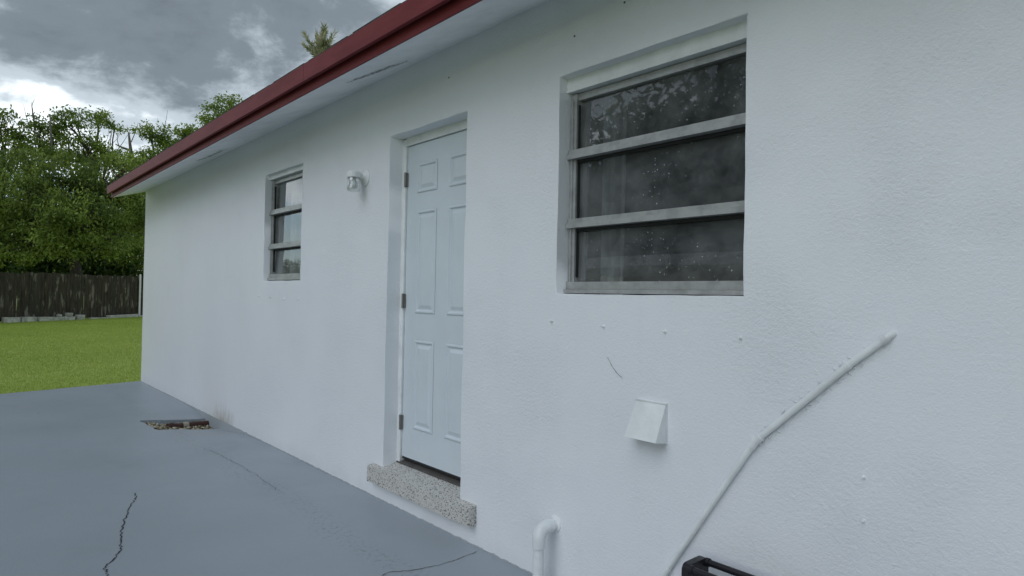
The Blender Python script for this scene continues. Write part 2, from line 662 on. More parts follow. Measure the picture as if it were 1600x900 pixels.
M = dict(
    stucco=mat_stucco(), white=mat_paint('white_gloss_paint', (0.78, 0.80, 0.81), 0.4),
    soffit=mat_paint('white_soffit_paint', (0.82, 0.835, 0.875), 0.6, 0.0012, 40, 0.04),
    door=mat_paint('pale_blue_grey_door_paint', (0.62, 0.68, 0.73), 0.38, 0.0003, 120, 0.015),
    fascia=mat_fascia(), slab=mat_slab(), terrazzo=mat_terrazzo(),
    alu=mat_metal('weathered_aluminium', (0.50, 0.51, 0.51), 0.45), hinge=mat_metal('dull_steel_hinge', (0.22, 0.215, 0.20), 0.4),
    rubber=mat_paint('black_gasket', (0.02, 0.022, 0.024), 0.6, 0), thresh=mat_metal('dark_threshold_metal', (0.16, 0.15, 0.14), 0.5),
    glass=mat_glass(), clear=mat_clear(), black=mat_paint('black_plastic', (0.016, 0.015, 0.019), 0.4, 0.0004, 80, 0.1),
    crack=mat_paint('crack_shadow', (0.025, 0.028, 0.032), 0.9, 0), hairline=mat_paint('hairline_crack', (0.10, 0.12, 0.14), 0.8, 0),
    peel=mat_paint('peeled_soffit', (0.40, 0.42, 0.43), 0.8, 0.002, 50, 0.15),
    roof=mat_paint('dark_roof_shingle', (0.07, 0.065, 0.06), 0.85, 0.004, 12, 0.25),
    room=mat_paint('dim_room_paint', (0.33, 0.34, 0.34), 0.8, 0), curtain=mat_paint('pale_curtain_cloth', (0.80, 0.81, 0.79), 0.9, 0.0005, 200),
    rust=mat_paint('rust_brown_pipe', (0.075, 0.030, 0.024), 0.6, 0.003, 40, 0.3), collar=mat_paint('grey_tan_collar', (0.36, 0.33, 0.26), 0.7, 0.002, 60, 0.15),
    pvc=mat_paint('painted_pvc', (0.76, 0.785, 0.80), 0.38, 0.0004, 50),
    fence=mat_wood(), block=mat_paint('concrete_block_grey', (0.50, 0.50, 0.47), 0.9, 0.004, 30, 0.2),
    lawn=mat_grass(), blade=mat_blade(),
    bark=mat_bark('dark_bark', (0.035, 0.028, 0.022), (0.10, 0.085, 0.07)), dead=mat_bark('bleached_dead_wood', (0.10, 0.09, 0.08), (0.24, 0.22, 0.19)),
    oak=mat_leaf('dense_tree_leaf', (0.050, 0.090, 0.028), (0.38, 0.49, 0.11), 0.42),
    lacy=mat_leaf('lacy_tree_leaf', (0.09, 0.155, 0.035), (0.32, 0.43, 0.09), 0.5),
    deep=mat_leaf('deep_green_leaf', (0.030, 0.065, 0.022), (0.075, 0.135, 0.042), 0.35),
    palm=mat_leaf('cream_green_frond', (0.18, 0.20, 0.10), (0.72, 0.68, 0.52), 0.4, 3.0),
    soil=mat_paint('pit_soil', (0.11, 0.095, 0.06), 0.95, 0.01, 25, 0.35),
)

# ================================================================== ground and patio
SLAB_X1, SLAB_Y0 = 5.5, -4.6
HX0, HX1, HY0 = -7.46, -6.87, -0.63     # open pit in the slab


def slab_z(x, y):
    dip = -0.085 * math.exp(-((x + 7.05) / 0.62) ** 2) * math.exp(-(y / 0.42) ** 2)
    return dip + 0.006 * (noise.noise((x * 0.8, y * 0.8, 3.3)))


def slab_edge(y):
    return -10.63 + 0.232 * (-y)


def build_slab():
    bm = nbm()
    xs = sorted(set([round(v, 3) for v in list(np.arange(-9.4, -8.2, 0.2)) + list(np.linspace(-8.2, HX0, 7)) + list(np.linspace(HX0, HX1, 9)) + list(np.linspace(HX1, -5.4, 14)) + list(np.arange(-5.2, SLAB_X1 + 0.1, 0.3))]))
    xs = [None, -0.66, -0.33] + xs        # first columns slide along the slanted far edge
    ys = [0.16] + list(np.linspace(0.0, HY0, 9)) + list(np.linspace(HY0, -1.5, 7))[1:] + list(np.arange(-1.8, SLAB_Y0 - 0.1, -0.35))
    grid = {}
    for i, x in enumerate(xs):
        for j, y in enumerate(ys):
            if i < 3:
                e0 = slab_edge(y) + 0.02 * noise.noise((y * 3, 0, 0))
                X = e0 + (-9.4 - e0) * i / 3
            else:
                X = x
            Y = y
            # uneven broken rim of the pit
            if i >= 3 and abs(y - HY0) < 1e-6 and HX0 - 1e-6 <= x <= HX1 + 1e-6:
                Y += 0.03 * noise.noise((x * 9, 1.0, 0)) + 0.05 * (x - HX0)
            if i >= 3 and HY0 - 1e-6 <= y <= 0 and (abs(x - HX1) < 1e-3 or abs(x - HX0) < 1e-3):
                X += 0.035 * noise.noise((y * 7, x * 3, 2.0)) - (0.10 * (1 + y / 0.63) if abs(x - HX1) < 1e-3 else 0)
            grid[i, j] = bm.verts.new((X, Y, slab_z(X, Y)))
    holef = []
    for i in range(len(xs) - 1):
        for j in range(len(ys) - 1):
            if i >= 3 and xs[i] >= HX0 - 1e-3 and xs[i + 1] <= HX1 + 1e-3 and ys[j] <= 1e-6 and ys[j + 1] >= HY0 - 1e-6:
                continue
            bm.faces.new((grid[i, j], grid[i + 1, j], grid[i + 1, j + 1], grid[i, j + 1]))
    be = [e for e in bm.edges if len(e.link_faces) == 1]
    r = bmesh.ops.extrude_edge_only(bm, edges=be)
    for g in r['geom']:
        if isinstance(g, bmesh.types.BMVert):
            g.co.z -= 0.14
    return obj('patio_slab', bm, M['slab'], smooth=40)


slab = tag(build_slab(), 'grey painted concrete patio slab along the house wall', None, kind='structure')


def ribbon(name, pts, w, mat, parent, zf, jit=0.004, n=8, seed=0):
    """thin irregular crack strip on a surface; zf(x,y)->point lifted 3 mm"""
    rr = random.Random(seed)
    bm = nbm()
    path = smoothpath([Vector((p[0], p[1], 0)) for p in pts], n)
    prev = None
    for i, p in enumerate(path):
        d = (path[min(i + 1, len(path) - 1)] - path[max(i - 1, 0)]).normalized()
        s = Vector((-d.y, d.x, 0))
        q = p + s * rr.uniform(-jit, jit)
        ww = w * rr.uniform(0.35, 1.0) * (0.25 if i in (0, len(path) - 1) else 1)
        a, b = q + s * ww / 2, q - s * ww / 2
        va, vb = bm.verts.new(zf(a.x, a.y)), bm.verts.new(zf(b.x, b.y))
        if prev:
            bm.faces.new((prev[0], prev[1], vb, va))
        prev = (va, vb)
    return obj(name, bm, mat, parent)


on_slab = lambda x, y: (x, y, slab_z(x, y) + 0.003)
ribbon('crack', [(-4.805, -1.193), (-4.682, -1.209), (-4.532, -1.263), (-4.279, -1.346), (-4.084, -1.394), (-3.881, -1.433), (-3.773, -1.46), (-3.645, -1.526), (-3.589, -1.551), (-3.501, -1.554), (-3.3, -1.60), (-3.0, -1.72)], 0.008, M['crack'], slab, on_slab, 0.008, 7, 1)
ribbon('crack', [(-2.4, -1.0), (-2.55, -0.75), (-2.694, -0.553), (-2.654, -0.435), (-2.618, -0.272), (-2.62, -0.151), (-2.637, -0.03)], 0.005, M['crack'], slab, on_slab, 0.006, 8, 2)
ribbon('crack', [(-5.825, -0.479), (-5.472, -0.447), (-5.065, -0.431), (-4.685, -0.423), (-4.262, -0.448)], 0.0035, M['hairline'], slab, on_slab, 0.012, 14, 3)

# lawn: one sheet to the horizon, open where the slab and the house stand


def lawn_z(x, y):
    f = min(1, max(0, (-12 - x) / 20))
    return -0.045 + 0.145 * f * min(1, max(0, (y + 3) / 8)) + 0.015 * f


def build_lawn():
    bm = nbm()
    xs = [-400, -150, -80, -55] + list(np.arange(-45, -12, 1.5)) + [-11.4, -9.0, 5.0, 12, 40, 150, 400]
    ys = [-400, -150, -60, -30, -18, -12, -8, -4.5] + list(np.arange(-4, 14, 1.5)) + [20, 40, 120, 400]
    g = {}
    for i, x in enumerate(xs):
        for j, y in enumerate(ys):
            g[i, j] = bm.verts.new((x, y, lawn_z(x, y)))
    for i in range(len(xs) - 1):
        for j in range(len(ys) - 1):
            if xs[i] >= -9.01 and xs[i + 1] <= 5.01 and ys[j] >= -4.51 and ys[j + 1] <= 8.01:
                continue
            bm.faces.new((g[i, j], g[i + 1, j], g[i + 1, j + 1], g[i, j + 1]))
    return obj('lawn', bm, M['lawn'], smooth=60)


lawn = tag(build_lawn(), 'mown green lawn beyond the patio slab', None, kind='structure')


def build_grass():
    n = 300000
    # denser close to the slab edge
    u = RNG.random(n) ** 1.35
    x = -10.2 - u * 24
    y = -4.5 + RNG.random(n) * 11.0
    keep = (x < -10.60 - 0.232 * y + 0.02) & ~((x > -10.75) & (y > -0.1))
    keep &= (x < np.where(y < 0, -10.62 + 0.232 * (-y), -10.62))
    x, y = x[keep], y[keep]
    n = len(x)
    z = np.array([lawn_z(a, b) for a, b in zip(x, y)])
    h = RNG.uniform(0.012, 0.030, n) * (1 + 0.35 * (RNG.random(n) > .93))
    a = RNG.random(n) * 2 * np.pi
    w = RNG.uniform(0.0022, 0.0045, n) * (1 + (-10 - x) / 20)
    lean = RNG.uniform(0, 0.022, n)
    b = RNG.random(n) * 2 * np.pi
    v = np.zeros((n, 3, 3))
    v[:, 0] = np.stack([x + np.cos(a) * w, y + np.sin(a) * w, z - 0.004], 1)
    v[:, 1] = np.stack([x - np.cos(a) * w, y - np.sin(a) * w, z - 0.004], 1)
    v[:, 2] = np.stack([x + np.cos(b) * lean, y + np.sin(b) * lean, z + h], 1)
    return np_mesh('grass', v.reshape(-1, 3), n, 3, M['blade'])


tag(build_grass(), 'short green grass blades covering the lawn', 'grass', kind='stuff')

# open pit: soil, rubble and the old pipe
def pit_z(x, y):
    return slab_z(x, y) - 0.042 + 0.022 * noise.noise((x * 6, y * 6, 1))


bm = nbm()
gx, gy = 14, 14
gg = {}
for i in range(gx + 1):
    for j in range(gy + 1):
        x = HX0 - 0.08 + (HX1 - HX0 + 0.16) * i / gx
        y = HY0 - 0.08 + (0.10 - HY0) * j / gy
        gg[i, j] = bm.verts.new((x, y, pit_z(x, y)))
for i in range(gx):
    for j in range(gy):
        bm.faces.new((gg[i, j], gg[i + 1, j], gg[i + 1, j + 1], gg[i, j + 1]))
tag(obj('pit_soil', bm, M['soil'], smooth=80), 'bare soil in the open pit of the slab', None, kind='structure')


def build_rubble():
    bm = nbm()
    rr = random.Random(5)
    for k in range(520):
        x, y = rr.uniform(HX0 + 0.0, HX1), rr.uniform(HY0, 0.0)
        s = rr.uniform(0.006, 0.022)
        mat = Matrix.Translation((x, y, pit_z(x, y) + s * 0.3)) @ Matrix.Rotation(rr.uniform(0, 6), 4, (rr.random(), rr.random(), 1)) @ Matrix.Diagonal((s, s * rr.uniform(.6, 1), s * rr.uniform(.4, .9), 1))
        bmesh.ops.create_icosphere(bm, subdivisions=1, radius=1, matrix=mat)
    return bm


def mat_rubble():
    t = NT('pale_rubble', 0.9, spec=0.2)
    g = t.n('ShaderNodeNewGeometry')
    t.color(t.ramp(g.outputs['Random Per Island'], [(0, (0.07, 0.055, 0.04)), (0.35, (0.18, 0.15, 0.09)), (0.6, (0.42, 0.38, 0.27)), (1, (0.55, 0.52, 0.42))]))
    return t.m


tag(obj('rubble', build_rubble(), mat_rubble()), 'pale stones and debris lying in the open slab pit', 'rubble', kind='stuff')
bm = nbm()
moss = []
pp = empty('buried_pipe', (-7.3, -0.3, -0.06))
tag(pp, 'rust brown pipe with pale collar lying in the slab pit', 'pipe')
PA, PB = Vector((-7.30, -0.40, -0.080)), Vector((-7.36, 0.05, -0.100))
bm = nbm()
tube(bm, [PA, PA.lerp(PB, 0.5), PB], 0.036, 14)
obj('pipe', bm, M['rust'], pp, smooth=40)
bm = nbm()
tube(bm, [PA.lerp(PB, 0.30), PA.lerp(PB, 0.42)], 0.043, 14)
obj('collar', bm, M['collar'], pp, smooth=40)
bm = nbm()
tube(bm, [PA.lerp(PB, -0.03), PA.lerp(PB, 0.10)], 0.043, 14)
obj('end_cap', bm, M['rust'], pp, smooth=40)

# ================================================================== the house
HXL, HXR = -10.575, 5.0
WALL_T = 0.20
house = empty('house', (-2.8, 4.0, 0))
tag(house, 'white stucco house with dark red fascia, pale door and two awning windows', 'house')
DOOR = (-3.668, -2.842, 0.16, 2.370)
WIN_A = (-2.122, -1.178, 1.358, 2.383)
WIN_B = (-5.855, -5.042, 1.440, 2.398)
OPEN = [DOOR, WIN_A, WIN_B]
DEPTH = [0.17, 0.13, 0.13]


def build_front_wall():
    bm = nbm()

    def lines(lo, hi, req, step):
        req = sorted(set([lo, hi] + req))
        out = []
        for a, b in zip(req, req[1:]):
            k = max(1, round((b - a) / step))
            out += [a + (b - a) * i / k for i in range(k)]
        return out + [hi]
    xs = lines(HXL, HXR, [v for o in OPEN for v in o[:2]], 0.09)
    zs = lines(-0.22, 2.80, [v for o in OPEN for v in o[2:]], 0.09)
    g = {}
    for i, x in enumerate(xs):
        for j, z in enumerate(zs):
            y = 0.0035 * noise.noise((x * 1.3, 0, z * 1.3)) + 0.0015 * noise.noise((x * 5, 7, z * 5))
            dx = dz = 0
            for o in OPEN:
                if o[0] - 1e-4 <= x <= o[1] + 1e-4 and o[2] - 1e-4 <= z <= o[3] + 1e-4:
                    if abs(x - o[0]) < 1e-4 or abs(x - o[1]) < 1e-4:
                        dx += 0.003 * noise.noise((x, 1, z * 7)) + 0.0015 * noise.noise((x, 9, z * 25))
                    if abs(z - o[2]) < 1e-4 or abs(z - o[3]) < 1e-4:
                        dz += 0.003 * noise.noise((x * 7, 2, z))
            g[i, j] = bm.verts.new((x + dx, y, z + dz))
    for i in range(len(xs) - 1):
        for j in range(len(zs) - 1):
            cx, cz = (xs[i] + xs[i + 1]) / 2, (zs[j] + zs[j + 1]) / 2
            if any(o[0] < cx < o[1] and o[2] < cz < o[3] for o in OPEN):
                continue
            bm.faces.new((g[i, j], g[i + 1, j], g[i + 1, j + 1], g[i, j + 1]))
    inner = [e for e in bm.edges if len(e.link_faces) == 1 and any(o[0] - .01 < v.co.x < o[1] + .01 and o[2] - .01 < v.co.z < o[3] + .01 for o in OPEN for v in e.verts)]
    r = bmesh.ops.extrude_edge_only(bm, edges=inner)
    rim = set(inner)
    for v in [q for q in r['geom'] if isinstance(q, bmesh.types.BMVert)]:
        v.co.y = WALL_T
    # soften the plaster arrises
    rim = [e for e in inner if e.is_valid and len(e.link_faces) == 2]
    bmesh.ops.bevel(bm, geom=rim, offset=0.007, segments=3, profile=0.5, affect='EDGES')
    return obj('wall', bm, M['stucco'], house, smooth=50)


build_front_wall()
# rest of the shell
bm = nbm()
box(bm, HXL, HXL + 0.2, 0.0, 8.0, -0.22, 2.80)
b0 = bm.verts.new
for xx in (HXL,):
    pts = [(xx, 0.0, 2.8), (xx, 8.0, 2.8), (xx, 4.0, 4.12)]
    pts2 = [(xx + 0.2, p[1], p[2]) for p in pts]
    A = [bm.verts.new(p) for p in pts]
    B = [bm.verts.new(p) for p in pts2]
    bm.faces.new(A)
    bm.faces.new(B[::-1])
    for k in range(3):
        bm.faces.new((A[k], A[(k + 1) % 3], B[(k + 1) % 3], B[k]))
# the corner sits just inside the front wall sheet
bmesh.ops.translate(bm, verts=[v for v in bm.verts if v.co.y < 0.01], vec=(0, 0.006, 0))
obj('gable_wall', bm, M['stucco'], house)
bm = nbm()
box(bm, HXR - 0.2, HXR, 0.006, 8.0, -0.22, 2.80)
A = [bm.verts.new(p) for p in [(HXR, 0.006, 2.8), (HXR, 8.0, 2.8), (HXR, 4.0, 4.12)]]
bm.faces.new(A)
obj('gable_wall', bm, M['stucco'], house)
bm = nbm()
box(bm, HXL + 0.2, HXR - 0.2, 7.8, 7.99, -0.22, 2.80)
obj('back_wall', bm, M['stucco'], house)
bm = nbm()
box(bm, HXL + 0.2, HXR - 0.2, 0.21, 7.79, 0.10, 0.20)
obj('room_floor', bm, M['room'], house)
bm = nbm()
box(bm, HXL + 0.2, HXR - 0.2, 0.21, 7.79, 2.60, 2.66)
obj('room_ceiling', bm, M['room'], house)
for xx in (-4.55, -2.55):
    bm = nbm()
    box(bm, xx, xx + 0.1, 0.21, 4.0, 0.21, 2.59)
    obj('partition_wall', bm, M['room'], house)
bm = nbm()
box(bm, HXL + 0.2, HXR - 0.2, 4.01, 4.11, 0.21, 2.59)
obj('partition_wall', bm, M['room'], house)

# eave: sloping soffit, two fascia boards, roof
EX0, EX1 = HXL - 0.04, HXR + 0.3
bm = nbm()


def slope_slab(bm, x0, x1, y0, z0, y1, z1, th):
    P = [(x0, y0, z0), (x1, y0, z0), (x1, y1, z1), (x0, y1, z1)]
    a = [bm.verts.new(p) for p in P]
    b = [bm.verts.new((p[0], p[1], p[2] + th)) for p in P]
    bm.faces.new(a[::-1])
    bm.faces.new(b)
    for k in range(4):
        bm.faces.new((a[k], a[(k + 1) % 4], b[(k + 1) % 4], b[k]))


slope_slab(bm, EX0 + 0.012, EX1, -0.418, 2.640, 0.05, 2.792, 0.02)
soffit = obj('soffit', bm, M['soffit'], house)
bm = nbm()
box(bm, EX0, EX1, -0.430, -0.4185, 2.637, 2.712)
obj('fascia_board', bm, M['fascia'], house, bevel=0.002)
xj = -3.95
for a, b in ((EX0 - 0.035, xj - 0.0015), (xj + 0.0015, 1.2), (1.203, EX1)):
    bm = nbm()
    box(bm, a, b, -0.476, -0.452, 2.690, 2.797)
    obj('fascia_board', bm, M['fascia'], house, bevel=0.004)
bm = nbm()
slope_slab(bm, EX0 - 0.03, EX1 + 0.05, -0.472, 2.799, 4.0, 4.26, 0.006)
slope_slab(bm, EX0 - 0.03, EX1 + 0.05, 4.0, 4.261, 8.48, 2.80, 0.006)
obj('roof', bm, M['roof'], house)
# shingle tabs that break the roof edge line
rr = random.Random(8)
for k in range(34):
    x = -10.5 + k * 0.3 + rr.uniform(-.05, .05)
    bm = nbm()
    slope_slab(bm, x, x + 0.27 + rr.uniform(-.03, 0.02), -0.4695 - rr.uniform(0, .003), 2.8062 + rr.uniform(0, .002), -0.2, 2.905, 0.004)
    obj('shingle', bm, M['roof'], house)
# peeled seams on the soffit
on_sof = lambda x, y: (x, y, 2.792 + (2.640 - 2.792) * (0.05 - y) / 0.468 - 0.002)
ribbon('soffit_crack', [(-3.78, -0.262), (-3.66, -0.215), (-3.55, -0.185), (-3.42, -0.150), (-3.27, -0.121)], 0.010, M['crack'], soffit, on_sof, 0.006, 9, 4)
ribbon('soffit_crack', [(-3.70, -0.255), (-3.60, -0.215), (-3.48, -0.185), (-3.36, -0.165)], 0.03, M['peel'], soffit, lambda x, y: (x, y, on_sof(x, y)[2] - 0.001), 0.012, 9, 5)
ribbon('soffit_crack', [(-7.25, -0.20), (-7.05, -0.17), (-6.8, -0.15), (-6.6, -0.16)], 0.05, M['peel'], soffit, on_sof, 0.02, 9, 6)

# ------------------------------------------------------------------ door
DX0, DX1, DZ0, DZ1 = -3.622, -2.800, 0.285, 2.312
DY = 0.112
bm = nbm()
box(bm, DX0, DX1, DY, DY + 0.045, DZ0, DZ1)
door = obj('door', bm, M['door'], house, bevel=0.002)
bm = nbm()
box(bm, -3.70, DX0 - 0.004, 0.098, 0.199, 0.24, 2.36)
obj('door_frame', bm, M['white'], house, bevel=0.003)
bm = nbm()
box(bm, DX0 - 0.004, DX1 + 0.04, 0.098, 0.199, DZ1 + 0.005, 2.372)
obj('door_frame', bm, M['white'], house, bevel=0.003)


def door_panel(x0, x1, z0, z1):
    """raised-and-fielded panel: moulded ring, sunk margin, raised field"""
    bm = nbm()
    rings = []
    for ins, dy in ((0.0, 0.0006), (0.006, 0.0065), (0.014, 0.0065), (0.022, -0.0035), (0.030, -0.0035), (0.052, 0.0045)):
        y = DY - dy - 0.001
        rings.append([bm.verts.new(p) for p in ((x0 + ins, y, z0 + ins), (x1 - ins, y, z0 + ins), (x1 - ins, y, z1 - ins), (x0 + ins, y, z1 - ins))])
    for a, b in zip(rings, rings[1:]):
        for k in range(4):
            bm.faces.new((a[k], a[(k + 1) % 4], b[(k + 1) % 4], b[k]))
    bm.faces.new(rings[-1])
    return obj('panel', bm, M['door'], door)


# the door slab face is cut back where panels sit so the sunk margins show
bmx = bmesh.new()
COLS = ((-3.497, -3.280), (-3.150, -2.932))
ROWS = ((0.482, 1.050), (1.222, 1.880), (1.995, 2.185))
xs = [DX0] + [v for c in COLS for v in c] + [DX1]
zs = [DZ0] + [v for c in ROWS for v in c] + [DZ1]
for i in range(5):
    for j in range(7):
        if i in (1, 3) and j in (1, 3, 5):
            continue
        q = [bmx.verts.new((xs[a], DY, zs[b])) for a, b in ((i, j), (i + 1, j), (i + 1, j + 1), (i, j + 1))]
        bmx.faces.new(q)
bmesh.ops.remove_doubles(bmx, verts=bmx.verts[:], dist=1e-5)
be = [e for e in bmx.edges if len(e.link_faces) == 1]
r = bmesh.ops.extrude_edge_only(bmx, edges=be)
for q in r['geom']:
    if isinstance(q, bmesh.types.BMVert):
        q.co.y = DY + 0.03
bk = [bmx.verts.new(p) for p in ((DX0, DY + 0.03, DZ0), (DX1, DY + 0.03, DZ0), (DX1, DY + 0.03, DZ1), (DX0, DY + 0.03, DZ1))]
bmx.faces.new(bk[::-1])
bmesh.ops.recalc_face_normals(bmx, faces=bmx.faces[:])
door.data.clear_geometry()
bmx.to_mesh(door.data)
bmx.free()
for c in COLS:
    for w in ROWS:
        door_panel(c[0], c[1], w[0], w[1])
for z in (2.095, 1.299, 0.505):
    bm = nbm()
    tube(bm, [(-3.626, 0.096, z - 0.048), (-3.626, 0.096, z + 0.048)], 0.0085, 10)
    box(bm, -3.640, -3.612, 0.0985, 0.111, z - 0.045, z + 0.045)
    hg = obj('hinge', bm, M['hinge'], door, smooth=40)
bm = nbm()
box(bm, DX0, DX1, DY + 0.004, DY + 0.04, 0.268, 0.2845)
obj('door_sweep', bm, M['rubber'], door)
bm = nbm()
slope_slab(bm, -3.66, -2.83, 0.094, 0.238, 0.16, 0.258, 0.008)
obj('threshold', bm, M['thresh'], house)

# terrazzo doorstep
bm = nbm()
SO = [(-3.785, -0.05), (-2.690, -0.05), (-2.690, 0.004), (-2.835, 0.004), (-2.835, 0.17), (-3.675, 0.17), (-3.675, 0.004), (-3.785, 0.004)]
stz = lambda y: 0.212 + (y + 0.05) * 0.16
N_ = 0
tops, bots = [], []
for (x, y) in SO:
    tops.append(bm.verts.new((x, y, stz(y))))
    bots.append(bm.verts.new((x, y, 0.112)))
bm.faces.new(tops)
bm.faces.new(bots[::-1])
for k in range(len(SO)):
    bm.faces.new((tops[k], tops[(k + 1) % len(SO)], bots[(k + 1) % len(SO)], bots[k]))
bmesh.ops.triangulate(bm, faces=bm.faces[:])
bmesh.ops.subdivide_edges(bm, edges=[e for e in bm.edges if e.calc_length() > 0.3], cuts=14, use_grid_fill=True)
for v in bm.verts:
    if v.co.y < 0.0:
        f = 0.005 * noise.noise(v.co * 23) + 0.003 * noise.noise(v.co * 60)
        v.co += Vector((0.3 * f, f, f * 0.8))
step = obj('doorstep', bm, M['terrazzo'], house)

# ------------------------------------------------------------------ awning windows
def tilt_pane(x0, x1, z0, z1, ytop, ybot, th=0.004):
    bm = nbm()
    a = [bm.verts.new(p) for p in ((x0, ybot, z0), (x1, ybot, z0), (x1, ytop, z1), (x0, ytop, z1))]
    bm.faces.new(a)
    return bm


def window(o, FY, fz0, fz1, rails, label, jw=0.040, film=False):
    x0, x1, z0, z1 = o
    # head board of painted wood
    bm = nbm()
    box(bm, x0 - 0.02, x1 + 0.02, FY - 0.026, 0.198, fz1 + 0.006, z1 + 0.02)
    hd = None
    # frame = window body
    bmf = nbm()
    box(bmf, x0 - 0.01, x0 + jw, FY, FY + 0.06, fz0 + 0.04, fz1)
    box(bmf, x1 - jw, x1 + 0.01, FY, FY + 0.06, fz0 + 0.04, fz1)
    box(bmf, x0 - 0.01, x1 + 0.01, FY + 0.012, FY + 0.062, fz1 - 0.03, fz1 + 0.002)
    box(bmf, x0 + jw * 0.45, x0 + jw * 0.62, FY - 0.010, FY + 0.002, fz0 + 0.04, fz1 - 0.03)
    w = obj('window', bmf, M['alu'], house, bevel=0.002)
    w['label'] = label
    obj('header_board', bm, M['white'], w, bevel=0.004)
    # sill: sloped extrusion with a step
    bm = nbm()
    box(bm, x0 - 0.005, x1 + 0.005, FY - 0.028, FY + 0.06, fz0 - 0.004, fz0 + 0.014)
    box(bm, x0 - 0.005, x1 + 0.005, FY - 0.012, FY + 0.058, fz0 + 0.015, fz0 + 0.050)
    obj('sill', bm, M['alu'], w, bevel=0.003)
    # vents: glass + projecting bottom rail each
    edges = [fz0 + 0.052] + list(rails) + [fz1 - 0.032]
    for k in range(3):
        lo, hi = edges[k], edges[k + 1]
        bm = tilt_pane(x0 + jw - 0.004, x1 - jw + 0.004, lo, hi, FY + 0.034 - 0.004 * (k % 2), FY + 0.024 + 0.003 * k)
        pn = obj('pane', bm, M['glass'], w)
        if pn.data.polygons[0].normal.y > 0:
            pn.data.flip_normals()
        for sx in (0, 1):           # gasket lines beside the glass
            bm = nbm()
            xa = x0 + jw if sx == 0 else x1 - jw - 0.005
            box(bm, xa, xa + 0.005, FY + 0.010, FY + 0.024, lo + 0.02, hi - 0.02)
            obj('gasket', bm, M['rubber'], w)
        if k > 0:
            bm = nbm()
            box(bm, x0 + 0.006, x1 - 0.006, FY - 0.026, FY + 0.020, lo - 0.020, lo + 0.003)
            box(bm, x0 + 0.006, x1 - 0.006, FY - 0.016, FY + 0.022, lo + 0.0035, lo + 0.024)
            obj('rail', bm, M['alu'], w, bevel=0.003)
            bm = nbm()
            box(bm, x0 + jw - 0.002, x1 - jw + 0.002, FY + 0.012, FY + 0.030, lo - 0.034, lo - 0.0205)
            obj('gasket', bm, M['rubber'], w)
    return w


w1 = window(WIN_A, 0.078, 1.366, 2.312, (1.690, 2.018), 'large three-pane awning window in weathered aluminium')
w2 = window(WIN_B, 0.062, 1.452, 2.355, (1.750, 2.060), 'smaller three-pane awning window in weathered aluminium')

# torn tint film behind the lowest large pane
def film_mat():
    t = NT('grey_tint_film', 0.5)
    tr = t.n('ShaderNodeBsdfTransparent')
    tr.inputs[0].default_value = (0.75, 0.77, 0.80, 1)
    df = t.n('ShaderNodeBsdfDiffuse')
    df.inputs[0].default_value = (0.16, 0.17, 0.20, 1)
    mx = t.n('ShaderNodeMixShader')
    mx.inputs[0].default_value = 0.36
    t.l(tr.outputs[0], mx.inputs[1])
    t.l(df.outputs[0], mx.inputs[2])
    t.l(mx.outputs[0], t.out.inputs['Surface'])
    return t.m


M['film'] = film_mat()
bm = nbm()
rr = random.Random(3)
top, prev = [], None
for k in range(41):
    f = k / 40
    x = -2.075 + f * (0.85)
    if f < 0.10:
        z = 1.43
    elif f < 0.16:
        z = 1.43 + (f - 0.10) / 0.06 * 0.022
    else:
        z = 1.45 + max(0, f - 0.45) * 0.14 + 0.006 * noise.noise((f * 20, 0, 0)) - 0.012 * (f < 0.45)
    z += rr.uniform(-.002, .002)
    q = (bm.verts.new((x, 0.126, z)), bm.verts.new((x, 0.126, 2.30)))
    if prev:
        bm.faces.new((prev[0], q[0], q[1], prev[1]))
    prev = q
obj('tint_film', bm, M['film'], w1)

# curtain seen through the big window
def curtain(x0, x1, y, z0, z1, label):
    bm = nbm()
    n = 40
    prev = None
    for k in range(n + 1):
        f = k / n
        x = x0 + (x1 - x0) * f
        yy = y + 0.02 * math.sin(f * 15) + 0.008 * math.sin(f * 37 + 1)
        q = (bm.verts.new((x, yy, z0)), bm.verts.new((x + 0.01 * math.sin(k), yy + 0.006, z1)))
        if prev:
            bm.faces.new((prev[0], q[0], q[1], prev[1]))
        prev = q
    r = bmesh.ops.extrude_face_region(bm, geom=bm.faces[:])
    bmesh.ops.translate(bm, verts=[v for v in r['geom'] if isinstance(v, bmesh.types.BMVert)], vec=(0, 0.004, 0))
    return tag(obj('curtain', bm, M['curtain'], smooth=60), label, 'curtain')


curtain(-2.06, -1.93, 0.235, 1.15, 2.45, 'pale curtain gathered behind the left side of the large window')
curtain(-5.80, -5.62, 0.225, 1.15, 2.45, 'pale curtain gathered behind the smaller window')


# painted-over screw anchors
def anchor(x, z, s=1.0, seed=0):
    rr = random.Random(seed)
    bm = nbm()
    lathe(bm, [(0.008 * s, 0.002), (0.0075 * s, -0.003), (0.004 * s, -0.006), (0.0035 * s, -0.016 * s), (0.001 * s, -0.019 * s)], (x, 0, z), 'Y', 8)
    for v in bm.verts:
        v.co += Vector((rr.uniform(-.0015, .0015), 0, rr.uniform(-.0015, .0015)))
    return obj('screw_anchor', bm, M['white'], house, smooth=50)


